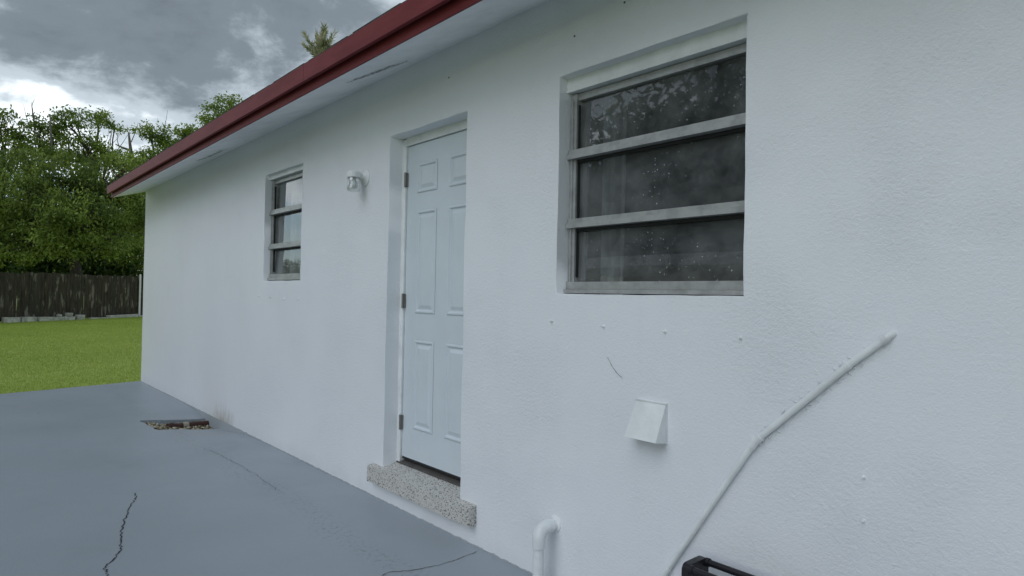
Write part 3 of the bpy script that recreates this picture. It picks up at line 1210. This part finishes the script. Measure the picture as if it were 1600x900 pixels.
for k, (x, z) in enumerate([(-2.143, 1.227), (-1.824, 1.218), (-1.506, 1.213), (-1.183, 1.207), (-5.94, 1.298), (-5.661, 1.291), (-5.359, 1.284), (-5.056, 1.289), (-0.765, 0.80), (-0.765, 0.665), (-1.13, 0.86)]):
    anchor(x, z, 1.0 if k < 8 else 0.8, k)
on_wall = lambda x, z: (x, -0.006, z)
ribbon('scratch', [(-1.798, 1.087), (-1.775, 1.055), (-1.745, 1.025), (-1.712, 1.004)], 0.0028, M['hairline'], house, on_wall, 0.0006, 6, 8)
for k, (x, z) in enumerate([(-2.03, 2.55), (-1.74, 2.61), (-3.02, 2.60)]):
    bm = nbm()
    lathe(bm, [(0.005, 0.0), (0.004, -0.003), (0.001, -0.005)], (x, -0.002, z), 'Y', 7)
    obj('nail_head', bm, M['hairline'], house)

# ================================================================== things on the wall
# wall light -------------------------------------------------
LX, LZ = -3.99, 2.145
wl = tag(empty('wall_light', (LX, 0, LZ)), 'white jelly-jar wall light with clear glass beside the door', 'wall light')
bm = nbm()
lathe(bm, [(0.062, 0.003), (0.062, -0.006), (0.055, -0.012), (0.030, -0.020), (0.022, -0.030)], (LX, 0, LZ), 'Y', 28)
obj('backplate', bm, M['white'], wl, smooth=40)
bm = nbm()
tube(bm, smoothpath([(LX, -0.022, LZ - 0.004), (LX, -0.045, LZ + 0.004), (LX, -0.070, LZ + 0.016)], 5), [0.022] * 6 + [0.026] * 5, 14)
obj('arm', bm, M['white'], wl, smooth=40)
JC = (LX, -0.087, 0)
bm = nbm()
lathe(bm, [(0.010, LZ + 0.034), (0.034, LZ + 0.031), (0.045, LZ + 0.022), (0.047, LZ + 0.0), (0.046, LZ - 0.014), (0.041, LZ - 0.014)], JC, 'Z', 28)
obj('cap', bm, M['white'], wl, smooth=40)
bm = nbm()
lathe(bm, [(0.040, LZ - 0.015), (0.043, LZ - 0.02), (0.044, LZ - 0.05), (0.044, LZ - 0.082), (0.046, LZ - 0.086), (0.044, LZ - 0.090), (0.045, LZ - 0.096), (0.040, LZ - 0.106), (0.022, LZ - 0.110), (0.021, LZ - 0.107), (0.037, LZ - 0.103), (0.041, LZ - 0.094), (0.041, LZ - 0.05), (0.039, LZ - 0.02), (0.037, LZ - 0.0155)], JC, 'Z', 28)
jar = obj('glass_jar', bm, M['clear'], wl, smooth=40)
bm = nbm()
lathe(bm, [(0.013, LZ - 0.0135), (0.013, LZ - 0.030), (0.020, LZ - 0.045), (0.026, LZ - 0.062), (0.024, LZ - 0.078), (0.013, LZ - 0.088)], JC, 'Z', 20)
obj('bulb', bm, M['white'], wl, smooth=60)

# dryer vent hood --------------------------------------------
VX0, VX1, VZ0, VZ1 = -1.645, -1.487, 0.772, 0.930
dv = tag(empty('dryer_vent', (-1.565, 0, 0.77)), 'white dryer vent hood fixed to the stucco wall below the large window', 'vent')
bm = nbm()
box(bm, VX0 + 0.004, VX1 - 0.001, -0.006, 0.004, VZ0 - 0.002, VZ1)
obj('back_plate', bm, M['pvc'], dv, bevel=0.002)
bm = nbm()
FD = 0.078
o_ = [(VX0 + 0.008, -0.0085, VZ1 - 0.004), (VX1 - 0.006, -0.0085, VZ1 - 0.004), (VX1 - 0.003, -FD, VZ0 + 0.010), (VX0 + 0.003, -FD, VZ0 + 0.010), (VX1 - 0.003, -0.0085, VZ0), (VX0 + 0.003, -0.0085, VZ0)]
v = [bm.verts.new(p) for p in o_]
bm.faces.new((v[0], v[1], v[2], v[3]))
bm.faces.new((v[1], v[4], v[2]))
bm.faces.new((v[0], v[3], v[5]))
bmesh.ops.recalc_face_normals(bm, faces=bm.faces[:])
bmesh.ops.solidify(bm, geom=bm.faces[:], thickness=0.003)
obj('hood', bm, M['pvc'], dv)
bm = nbm()
box(bm, VX0 + 0.001, VX1 - 0.001, -0.013, -0.0082, VZ1 - 0.005, VZ1 + 0.001)
obj('top_flange', bm, M['pvc'], dv, bevel=0.001)
bm = nbm()
slope_slab(bm, VX0 + 0.012, VX1 - 0.012, -0.055, VZ0 + 0.012, -0.012, VZ0 + 0.05, 0.003)
obj('flap', bm, M['black'], dv)

# painted conduit --------------------------------------------
cdt = tag(empty('conduit_pipe', (-1.64, 0, 0.0)), 'thin white painted conduit climbing diagonally across the stucco wall', 'pipe')
CPTS = [(-0.700, 1.240), (-0.817, 1.138), (-1.117, 0.849), (-1.300, 0.560), (-1.492, 0.250), (-1.64, 0.0)]
CY = -0.014
bm = nbm()
tube(bm, [(-0.683, 0.03, 1.256), (-0.690, -0.004, 1.250)] + [(x, CY, z) for x, z in CPTS[:3]], 0.0116, 12)
obj('pipe', bm, M['pvc'], cdt, smooth=40)
bm = nbm()
tube(bm, [(x, CY, z) for x, z in CPTS[2:5]] + [(CPTS[5][0], CY, -0.02)], 0.0116, 12)
obj('pipe', bm, M['pvc'], cdt, smooth=40)


def along(i, f):
    a, b = CPTS[i], CPTS[i + 1]
    return Vector((a[0] + (b[0] - a[0]) * f, CY, a[1] + (b[1] - a[1]) * f))


for i, f0, f1, r in ((1, 0.93, 1.0, 0.0152), (2, 0.0, 0.08, 0.0152), (0, 0.0, 0.12, 0.0142), (0, 0.92, 1.0, 0.0135), (3, 0.86, 0.98, 0.0135)):
    bm = nbm()
    tube(bm, [along(i, f0), along(i, f1)], r, 12)
    obj('coupling', bm, M['pvc'], cdt, smooth=40)
bm = nbm()
bmesh.ops.create_icosphere(bm, subdivisions=2, radius=0.0158, matrix=Matrix.Translation((-1.117, CY, 0.849)))
obj('elbow', bm, M['pvc'], cdt, smooth=60)
# caulk blobs beside the conduit
rr = random.Random(12)
bm = nbm()
for k in range(46):
    i = 1 if k < 36 else 0
    p = along(i, rr.random())
    side = rr.choice((-1, 1, 1))
    d = (along(i, 1) - along(i, 0)).normalized()
    nrm = Vector((-d.z, 0, d.x))
    q = p + nrm * side * rr.uniform(0.013, 0.021)
    q.y = -0.002
    s = rr.uniform(0.002, 0.0055)
    bmesh.ops.create_icosphere(bm, subdivisions=1, radius=1, matrix=Matrix.Translation(q) @ Matrix.Rotation(rr.uniform(0, 3), 4, 'Y') @ Matrix.Diagonal((s * 2.2, s * 0.45, s * 0.8, 1)))
o = obj('caulk', bm, M['stucco'], cdt, smooth=80)
o['kind'] = 'stuff'

# thick standpipe at the foot of the wall -------------------
sp = tag(empty('standpipe', (-2.1, -0.105, 0)), 'thick white painted pipe elbowing out of the wall down to the slab', 'pipe')
PX, PY, PZ, PR = -2.10, -0.105, 0.286, 0.0255
bm = nbm()
tube(bm, [(PX, PY, -0.03), (PX, PY, PZ - 0.07)], PR, 20)
obj('pipe', bm, M['pvc'], sp, smooth=40)
bm = nbm()
arc = [(PX, PY, PZ - 0.085), (PX, PY, PZ - 0.05)]
for k in range(1, 8):
    a = k / 8 * math.pi / 2
    arc.append((PX, PY + 0.05 * (1 - math.cos(a)), PZ - 0.05 + 0.05 * math.sin(a)))
arc += [(PX, PY + 0.05, PZ), (PX, PY + 0.075, PZ)]
tube(bm, arc, PR + 0.005, 20)
obj('elbow', bm, M['pvc'], sp, smooth=40)
bm = nbm()
tube(bm, [(PX, PY + 0.074, PZ), (PX, 0.02, PZ)], PR, 20)
lathe(bm, [(0.040, 0.001), (0.038, -0.006), (0.030, -0.010)], (PX, 0, PZ), 'Y', 20)
obj('wall_stub', bm, M['pvc'], sp, smooth=40)

# black slatted plastic rack --------------------------------
rk = tag(empty('plastic_rack', (-1.1, -0.11, 0)), 'black slatted plastic rack standing on the slab against the wall', 'rack')
RX0, RX1, RY0, RY1, RZ = -1.296, -0.88, -0.182, -0.052, 0.410


def round_post(x, name='end_panel'):
    bm = nbm()
    box(bm, x, x + 0.028, RY0, RY1, 0.0, RZ)
    ed = [e for e in bm.edges if abs(e.verts[0].co.x - e.verts[1].co.x) > 0.01]
    bmesh.ops.bevel(bm, geom=ed, offset=0.022, segments=4, profile=0.5, affect='EDGES')
    return obj(name, bm, M['black'], rk, smooth=35)


round_post(RX0)
round_post(RX1 - 0.028)
for y in (RY0 + 0.014, RY1 - 0.014):
    for z in (RZ - 0.016, 0.05):
        bm = nbm()
        tube(bm, [(RX0 + 0.01, y, z), (RX1 - 0.01, y, z)], 0.012, 12)
        obj('bar', bm, M['black'], rk, smooth=40)
        bm = nbm()
        tube(bm, [(RX0 + 0.026, y, z), (RX0 + 0.04, y, z)], 0.0155, 12)
        obj('collar', bm, M['black'], rk, smooth=40)
for k in range(8):
    x = RX0 + 0.055 + k * 0.046
    bm = nbm()
    box(bm, x, x + 0.024, RY0 + 0.008, RY0 + 0.016, 0.052, RZ - 0.02)
    obj('slat', bm, M['black'], rk, bevel=0.002)
bm = nbm()
box(bm, RX0 + 0.029, RX1 - 0.029, RY0 + 0.02, RY1 - 0.02, 0.02, 0.032)
obj('base', bm, M['black'], rk)

# ================================================================== fence
FA, FB = Vector((-30.28, -0.65, 0)), Vector((-32.95, 4.45, 0))
fd = (FB - FA).normalized()
fn = Vector((fd.y, -fd.x, 0))
if fn.x < 0:
    fn = -fn          # towards the house
fence = tag(empty('wooden_fence', (-31.3, 1.6, 0)), 'dark weathered wooden board fence at the back of the lawn', 'fence')
rr = random.Random(21)
s = -9.0
fL = (FB - FA).length
while s < fL + 5.0:
    w = rr.uniform(0.125, 0.15)
    p = FA + fd * (s + w / 2) + fn * rr.uniform(-0.008, 0.008)
    h = 1.80 + rr.uniform(-.03, .03) + 0.02 * math.sin(s)
    z0 = lawn_z(p.x, p.y) + 0.05
    bm = nbm()
    vs = box(bm, -w / 2, w / 2, -0.010, 0.010, 0, h)
    # dog-eared, slightly crooked top
    for q in vs:
        if q.co.z > 1:
            q.co.z += rr.uniform(-.02, .02)
            q.co.x += rr.uniform(-.008, .008)
    bmesh.ops.transform(bm, verts=bm.verts[:], matrix=Matrix.Translation((p.x, p.y, z0)) @ Matrix.Rotation(math.atan2(fd.y, fd.x), 4, 'Z') @ Matrix.Rotation(rr.uniform(-.008, .008), 4, 'Y'))
    obj('board', bm, M['fence'], fence)
    s += w + rr.uniform(0.003, 0.012)
for z in (0.35, 1.0, 1.6):
    bm = nbm()
    a, b = FA - fd * 9 - fn * 0.05, FB + fd * 5 - fn * 0.05
    tube(bm, [(a.x, a.y, z), (b.x, b.y, z + 0.1)], 0.04, 4)
    obj('rail', bm, M['fence'], fence)
for k in range(9):
    p = FA + fd * (-8 + k * 2.4) - fn * 0.10
    bm = nbm()
    box(bm, p.x - 0.05, p.x + 0.05, p.y - 0.05, p.y + 0.05, -0.1, 1.8)
    obj('post', bm, M['fence'], fence)
# pale pole at the house end of the visible fence
pw = FA + fd * (fL - 0.09) + fn * 0.06
bm = nbm()
box(bm, pw.x - 0.035, pw.x + 0.035, pw.y - 0.035, pw.y + 0.035, lawn_z(pw.x, pw.y) - 0.1, 2.02)
tag(obj('fence_post', bm, M['white'], bevel=0.005), 'narrow white post in front of the dark board fence', 'post')

# loose concrete blocks along the foot of the fence
blocks = [(-1.1, 0.9, 0.20), (0.0, 0.55, 0.20), (0.62, 0.52, 0.19), (1.24, 0.95, 0.16), (2.2, 0.42, 0.15), (2.72, 0.32, 0.20), (3.3, 0.75, 0.05), (4.1, 1.35, 0.13), (5.5, 0.5, 0.07)]
blabels = ['long grey concrete block past the open end of the fence row', 'square grey concrete block second in the row at the fence foot', 'grey concrete block beside a dark gap at the fence foot', 'long pale concrete kerb block at the fence foot', 'short concrete block carrying two small stones at the fence foot', 'broken concrete block end at the fence foot', 'low half buried concrete slab at the fence foot', 'longest pale concrete kerb block at the fence foot', 'low grey concrete block next to the white post']
for k, ((s, ln, h), lb) in enumerate(zip(blocks, blabels)):
    p = FA + fd * (s + ln / 2) + fn * 0.16
    bm = nbm()
    box(bm, -ln / 2, ln / 2, -0.09, 0.09, -0.05, h)
    bmesh.ops.bevel(bm, geom=bm.edges[:], offset=0.012, segments=1, affect='EDGES')
    for q in bm.verts:
        q.co += 0.012 * Vector(noise.noise_vector(q.co * 5 + Vector((k, 0, 0))))
    bmesh.ops.transform(bm, verts=bm.verts[:], matrix=Matrix.Translation((p.x, p.y, lawn_z(p.x, p.y))) @ Matrix.Rotation(math.atan2(fd.y, fd.x) + rr.uniform(-.05, .05), 4, 'Z') @ Matrix.Rotation(rr.uniform(-.03, .03), 4, 'Y'))
    tag(obj('concrete_block', bm, M['block']), lb, 'block', 'concrete blocks along the fence foot')
for k, (s, sz, lb) in enumerate(((2.03, 0.075, 'small dull stone lying on the concrete blocks by the fence'), (2.42, 0.10, 'pale square stone lying on the concrete blocks by the fence'))):
    p = FA + fd * s + fn * 0.16
    bm = nbm()
    box(bm, -sz * 1.3, sz * 1.3, -sz, sz, 0, sz * 1.5)
    bmesh.ops.bevel(bm, geom=bm.edges[:], offset=0.02, segments=2, affect='EDGES')
    for q in bm.verts:
        q.co += 0.02 * Vector(noise.noise_vector(q.co * 8 + Vector((k, 3, 0))))
    bmesh.ops.transform(bm, verts=bm.verts[:], matrix=Matrix.Translation((p.x, p.y, lawn_z(p.x, p.y) + 0.15)) @ Matrix.Rotation(0.4 + k, 4, 'Z'))
    tag(obj('loose_stone', bm, M['block']), lb, 'stone', 'stones on the fence blocks')


# ================================================================== trees
def leaves(rng, centers, spread, per, size, droop=0.3, aspect=0.42, out=None, mid=None):
    n = len(centers) * per
    c = np.repeat(centers, per, axis=0)
    sp = np.repeat(spread, per)[:, None]
    g = rng.normal(size=(n, 3))
    pos = c + g * sp * np.array([1, 1, 0.62])
    d = rng.normal(size=(n, 3))
    d[:, 2] -= droop
    if mid is not None:
        o = pos - mid
        o /= np.linalg.norm(o, axis=1, keepdims=True) + 1e-6
        d += o * 0.9
    d /= np.linalg.norm(d, axis=1, keepdims=True)
    s = np.cross(d, rng.normal(size=(n, 3)) + np.array([0, 0, 1.0]))
    s /= np.linalg.norm(s, axis=1, keepdims=True) + 1e-9
    Ln = rng.uniform(0.6, 1.25, n)[:, None] * size
    v = np.zeros((n, 4, 3))
    v[:, 0] = pos
    v[:, 1] = pos + d * Ln * 0.5 + s * Ln * aspect * 0.5
    v[:, 2] = pos + d * Ln
    v[:, 3] = pos + d * Ln * 0.5 - s * Ln * aspect * 0.5
    return v.reshape(-1, 3)


def wob(a, b, n, amp, rng):
    a, b = Vector(a), Vector(b)
    pts = []
    off = Vector(rng.normal(size=3)) * 10
    for k in range(n + 1):
        f = k / n
        p = a.lerp(b, f) + Vector(noise.noise_vector(off + Vector((f * 2.5, 0, 0)))) * amp * math.sin(math.pi * min(1, f * 1.0)) * (a - b).length
        p.z += 0.06 * math.sin(math.pi * f) * (a - b).length
        pts.append(p)
    return pts


def tree(name, label, base, trunk_top, tr, lobes, ncl, per, lsize, mat, seed, droop=0.3, shell=0.45, cat='tree', group=None, bark='bark', csp=0.32, twigs=6, dead=()):
    """lobes: list of (cx,cy,cz,rx,ry,rz) world coordinates"""
    rng = np.random.default_rng(seed)
    t = tag(empty(name, base), label, cat, group)
    bm = nbm()
    base = Vector(base)
    tt = Vector(trunk_top)
    tp = wob(base - Vector((0, 0, 0.1)), tt, 8, 0.06, rng)
    tube(bm, tp, list(np.linspace(tr * 1.15, tr * 0.55, len(tp))), 10)
    vol = np.array([l[3] * l[4] * l[5] for l in lobes]) ** 0.75
    vol /= vol.sum()
    cs, sp = [], []
    for li, l in enumerate(lobes):
        c = Vector(l[:3])
        start = tp[int(4 + rng.integers(0, len(tp) - 4))]
        bp = wob(start, c, 6, 0.10, rng)
        tube(bm, bp, list(np.linspace(tr * 0.42, tr * 0.14, len(bp))), 7)
        k = max(4, int(ncl * vol[li]))
        u = rng.normal(size=(k, 3))
        u /= np.linalg.norm(u, axis=1, keepdims=True)
        r = rng.random(k) ** shell
        pts = np.array(l[:3]) + u * r[:, None] * np.array(l[3:])
        cs.append(pts)
        sp.append(rng.uniform(0.6, 1.3, k) * csp)
        for q in range(min(twigs, k)):
            e_ = Vector(pts[q])
            w_ = wob(bp[int(rng.integers(2, len(bp)))], e_, 4, 0.12, rng)
            tube(bm, w_, list(np.linspace(tr * 0.13, tr * 0.03, len(w_))), 5)
    obj('trunk', bm, M[bark], t, smooth=60)
    if dead:
        for path, r0 in dead:
            bm = nbm()
            w_ = smoothpath(path, 3)
            tube(bm, w_, list(np.linspace(r0, r0 * 0.25, len(w_))), 6)
            obj('dead_branch', bm, M['dead'], t, smooth=60)
    cs = np.concatenate(cs)
    sp = np.concatenate(sp)
    v = leaves(rng, cs, sp, per, lsize, droop)
    np_mesh('crown', v, 0, 4, mat, t)
    return t


def ray(px, py, dist):
    """world point on the ray through photo pixel (px,py) at a horizontal distance"""
    dx, dy = (px - 800) / FPX, -(py - 450) / FPX
    v = fw + rt2 * dx + up2 * dy
    h = math.hypot(v.x, v.y)
    return Vector((0, -CAM_D, CAM_H)) + v * (dist / h)


def lobe(px, py, dist, rx, rz, ry=None):
    p = ray(px, py, dist)
    return (p.x, p.y, p.z, ry or rx, rx, rz)


# big dense tree just behind the fence
b = ray(118, 440, 35.0); b.z = 0.0
tt = ray(120, 330, 35.0)
big_l = [lobe(40, 300, 35, 1.9, 1.1), lobe(110, 285, 35.5, 2.2, 1.2), lobe(180, 290, 36, 2.0, 1.2), lobe(-30, 320, 35, 1.9, 1.6),
         lobe(75, 345, 33.6, 1.5, 0.9), lobe(140, 335, 33.8, 1.6, 0.9), lobe(30, 375, 34.2, 1.5, 1.0), lobe(205, 345, 35.5, 1.5, 1.3),
         lobe(90, 385, 33.8, 1.3, 0.7), lobe(160, 385, 34.2, 1.5, 0.75), lobe(225, 390, 36, 1.5, 0.9), lobe(250, 330, 37, 1.6, 1.4), lobe(-60, 390, 35, 1.6, 1.0), lobe(10, 262, 36.5, 1.5, 0.9), lobe(200, 262, 37, 1.3, 0.7)]
tree('shade_tree', 'dense dark green shade tree drooping over the board fence', b, tt, 0.26, big_l, 330, 150, 0.17, M['oak'], 11, droop=0.9, shell=0.34, csp=0.30, twigs=10)
# dark understorey mass close behind
b = ray(60, 440, 41); b.z = 0.0
und = [lobe(20, 350, 40, 2.2, 2.0), lobe(90, 350, 40.5, 2.2, 2.2), lobe(160, 350, 41, 2.2, 2.2), lobe(230, 345, 42, 2.2, 2.4), lobe(-50, 350, 40, 2.2, 2.0), lobe(60, 418, 40, 2.0, 1.4), lobe(130, 418, 40, 2.0, 1.4), lobe(200, 418, 40, 2.0, 1.4), lobe(0, 414, 40, 2.0, 1.4), lobe(165, 420, 39, 1.8, 1.2), lobe(95, 425, 39, 1.8, 1.0), lobe(30, 425, 39, 1.8, 1.0)]
tree('shrub_thicket', 'dark leafy thicket growing behind the shade tree', b, ray(60, 380, 41), 0.2, und, 620, 60, 0.27, M['deep'], 12, droop=0.3, shell=0.5, csp=0.42, cat='shrub')
# taller lacy trees behind
defs = [
    ('lacy feathery tree with bare twigs rising above its crown', 45, 43, [(30, 215, 1.6, .75), (62, 195, 1.5, .6), (95, 215, 1.4, .7), (50, 245, 1.9, .8), (90, 250, 1.8, .8)], 21),
    ('lacy feathery tree with flat layered crown', 150, 44, [(120, 190, 1.3, .5), (150, 185, 1.4, .45), (180, 195, 1.1, .4), (130, 220, 1.6, .7), (165, 245, 1.7, .7), (105, 240, 1.4, .8), (90, 185, .9, .5)], 22),
    ('thin lacy tree reaching past the roof corner beside a broken trunk', 250, 45, [(238, 205, 1.0, .45), (262, 225, 1.2, .55), (285, 215, 1.0, .45), (245, 250, 1.4, .7), (290, 205, .6, .25), (215, 262, 1.2, .5)], 23),
    ('leafy tree top showing over the red fascia', 352, 46, [(342, 175, .9, .55), (362, 160, .9, .35), (330, 185, .7, .4), (300, 205, .8, .25), (372, 175, .9, .5), (355, 205, 1.3, .7)], 24),
    ('small lacy tree at the open end of the fence', 5, 42, [(4, 185, .7, .5), (-20, 200, 1.3, .8), (-50, 190, 1.6, 1.0), (5, 225, 1.0, .6), (-40, 240, 2.0, 1.0)], 25),
]
DT = {21: [([ray(57, 250, 43), ray(52, 180, 43), ray(50, 165, 43), ray(54, 155, 43)], 0.03), ([ray(46, 200, 43), ray(40, 178, 43), ray(37, 163, 43)], 0.02), ([ray(52, 185, 43), ray(50, 172, 43), ray(49, 160, 43)], 0.02),
           ([ray(84, 270, 42), ray(81, 230, 42), ray(78, 178, 42)], 0.10), ([ray(80, 262, 40.5), ray(60, 250, 40.5), ray(25, 230, 40.5)], 0.06), ([ray(78, 270, 40.2), ray(68, 250, 40.2), ray(55, 238, 40.2)], 0.05)],
      23: [([ray(212, 290, 44), ray(205, 240, 44), ray(201, 207, 44)], 0.16), ([ray(206, 236, 44), ray(190, 230, 44), ray(180, 225, 44)], 0.09), ([ray(205, 222, 44), ray(212, 205, 44), ray(216, 192, 44)], 0.03), ([ray(186, 228, 44), ray(183, 215, 44), ray(190, 200, 44)], 0.025),
           ([ray(252, 215, 45), ray(258, 195, 45), ray(262, 172, 45)], 0.025), ([ray(247, 215, 45), ray(245, 200, 45), ray(246, 185, 45)], 0.02)]}
for lb, px, dist, ls, sd_ in defs:
    b = ray(px, 440, dist); b.z = 0
    top = ray(px, 250, dist)
    tree('lacy_tree', lb, b, top, 0.20, [lobe(a, c, dist + (k % 3 - 1) * 0.9, rx, rz) for k, (a, c, rx, rz) in enumerate(ls)], 85, 60, 0.20, M['lacy'], sd_, droop=0.4, shell=0.5, csp=0.23, twigs=10, group='tall trees beyond the fence', dead=DT.get(sd_, ()))

# palm-like tufted top that peeks over the roof
pt = ray(500, 62, 24.0)
pb = Vector((pt.x, pt.y, 0))
palm = tag(empty('tufted_palm', (pb.x, pb.y, 0)), 'cream and green feathery palm tip rising behind the roof', 'palm')
bm = nbm()
tp = [pb - Vector((0, 0, .1)), pb + Vector((.1, 0, 4)), Vector((pt.x, pt.y, pt.z - 0.75))]
tube(bm, smoothpath(tp, 5), list(np.linspace(0.14, 0.08, 11)), 10)
obj('trunk', bm, M['bark'], palm, smooth=60)
rng = np.random.default_rng(33)
VV = []
core = np.array([pt.x, pt.y, pt.z - 0.75])
for k in range(16):
    az = rng.uniform(0, 2 * np.pi)
    el = rng.uniform(1.0, 1.5) if k > 2 else rng.uniform(0.3, 0.7)
    ln = rng.uniform(0.75, 1.35) if k > 2 else 0.8
    d = np.array([np.cos(az) * np.cos(el), np.sin(az) * np.cos(el), np.sin(el)])
    side = np.cross(d, rng.normal(size=3)); side /= np.linalg.norm(side)
    nl = 120
    f = rng.uniform(0.15, 1, nl)
    pos = core + d * (f * ln)[:, None] + np.array([0, 0, -0.10]) * (f ** 2)[:, None]
    dirn = d * 0.9 + side * np.where(rng.random(nl) > .5, .6, -.6)[:, None] + rng.normal(size=(nl, 3)) * .28
    dirn /= np.linalg.norm(dirn, axis=1, keepdims=True)
    s_ = np.cross(dirn, rng.normal(size=(nl, 3))); s_ /= np.linalg.norm(s_, axis=1, keepdims=True)
    l_ = (rng.uniform(.14, .30, nl))[:, None]
    q = np.zeros((nl, 4, 3))
    q[:, 0] = pos; q[:, 1] = pos + dirn * l_ * .5 + s_ * .016; q[:, 2] = pos + dirn * l_; q[:, 3] = pos + dirn * l_ * .5 - s_ * .016
    VV.append(q.reshape(-1, 3))
np_mesh('crown', np.concatenate(VV), 0, 4, M['palm'], palm)

# ================================================================== the far side of the yard (seen in the window glass)
nh = tag(empty('neighbour_house', (-8, -11, 0)), 'plain cream neighbour house across the yard with white fascia', 'house')
cream = mat_paint('cream_house_paint', (0.42, 0.40, 0.35), 0.8, 0.002, 30)
bm = nbm()
box(bm, -13.0, -3.0, -13.5, -8.5, -0.1, 2.62)
obj('wall', bm, cream, nh)
bm = nbm()
slope_slab(bm, -13.6, -2.4, -7.9, 2.78, -11.0, 4.1, 0.05)
slope_slab(bm, -13.6, -2.4, -11.0, 4.1, -14.1, 2.78, 0.05)
obj('roof', bm, mat_paint('mossy_roof', (0.12, 0.13, 0.10), 0.9, 0.004, 10, 0.25), nh)
bm = nbm()
box(bm, -13.6, -2.4, -7.92, -7.89, 2.58, 2.79)
obj('fascia_board', bm, M['white'], nh)
bm = nbm()
box(bm, -13.6, -2.4, -8.49, -7.925, 2.60, 2.62)
obj('soffit', bm, M['soffit'], nh)
for x in (-11.0, -5.4):
    bm = nbm()
    box(bm, x - 0.6, x + 0.6, -8.52, -8.485, 1.0, 2.1)
    w = obj('window', bm, M['alu'], nh)
    bm = nbm()
    box(bm, x - 0.54, x + 0.54, -8.484, -8.478, 1.06, 2.04)
    obj('pane', bm, M['rubber'], w)

rear = [(-10, -17, 10.5, 31), (-14, -17, 10.0, 32), (-19, -19, 9.0, 33), (-5.5, -18, 8.5, 34), (9.0, -9.5, 7.4, 35), (-27, -17, 5.4, 36), (-34, -20, 6.2, 37), (-42, -19, 6.0, 38), (-50, -24, 7.0, 39), (-22, -24, 7.5, 40), (-58, -22, 6.5, 41)]
proto = None
for (x, y, h, sd_) in rear:
    rs = h / 8.0
    if proto is None:
        ls = [(0, 0, 6.2, 2.2, 2.2, 1.5), (1.6, .4, 5.0, 1.8, 1.8, 1.4), (-1.7, -.3, 5.1, 1.9, 1.9, 1.4), (.3, 1.6, 4.6, 1.8, 1.8, 1.4), (-.2, -1.6, 4.4, 1.8, 1.8, 1.3), (1.2, -1.2, 3.2, 1.6, 1.6, 1.0), (-1.3, 1.2, 3.1, 1.6, 1.6, 1.0)]
        proto = tree('yard_tree', 'round green tree standing across the yard behind the neighbour house', (0, 0, 0), (0, 0, 5.2), 0.2, ls, 260, 34, 0.34, M['deep'], sd_, droop=0.4, shell=0.5, csp=0.42, twigs=4, group='trees across the yard')
        o = proto
    else:
        o = proto.copy()
        col.objects.link(o)
        for ch in list(proto.children):
            c = ch.copy()
            col.objects.link(c)
            c.parent = o
    if x > 0:  # unseen tree added to dim the right end of the wall
        o['label'] = 'round unseen tree added past the patio slab to shade the conduit side of the wall'
    elif x < -20:
        o['label'] = 'round green tree standing across the yard, clear of the neighbour house'
    o.location = (x, y, -0.05)
    o.scale = (rs, rs, rs)
    o.rotation_euler = (0, 0, sd_ * 1.3)
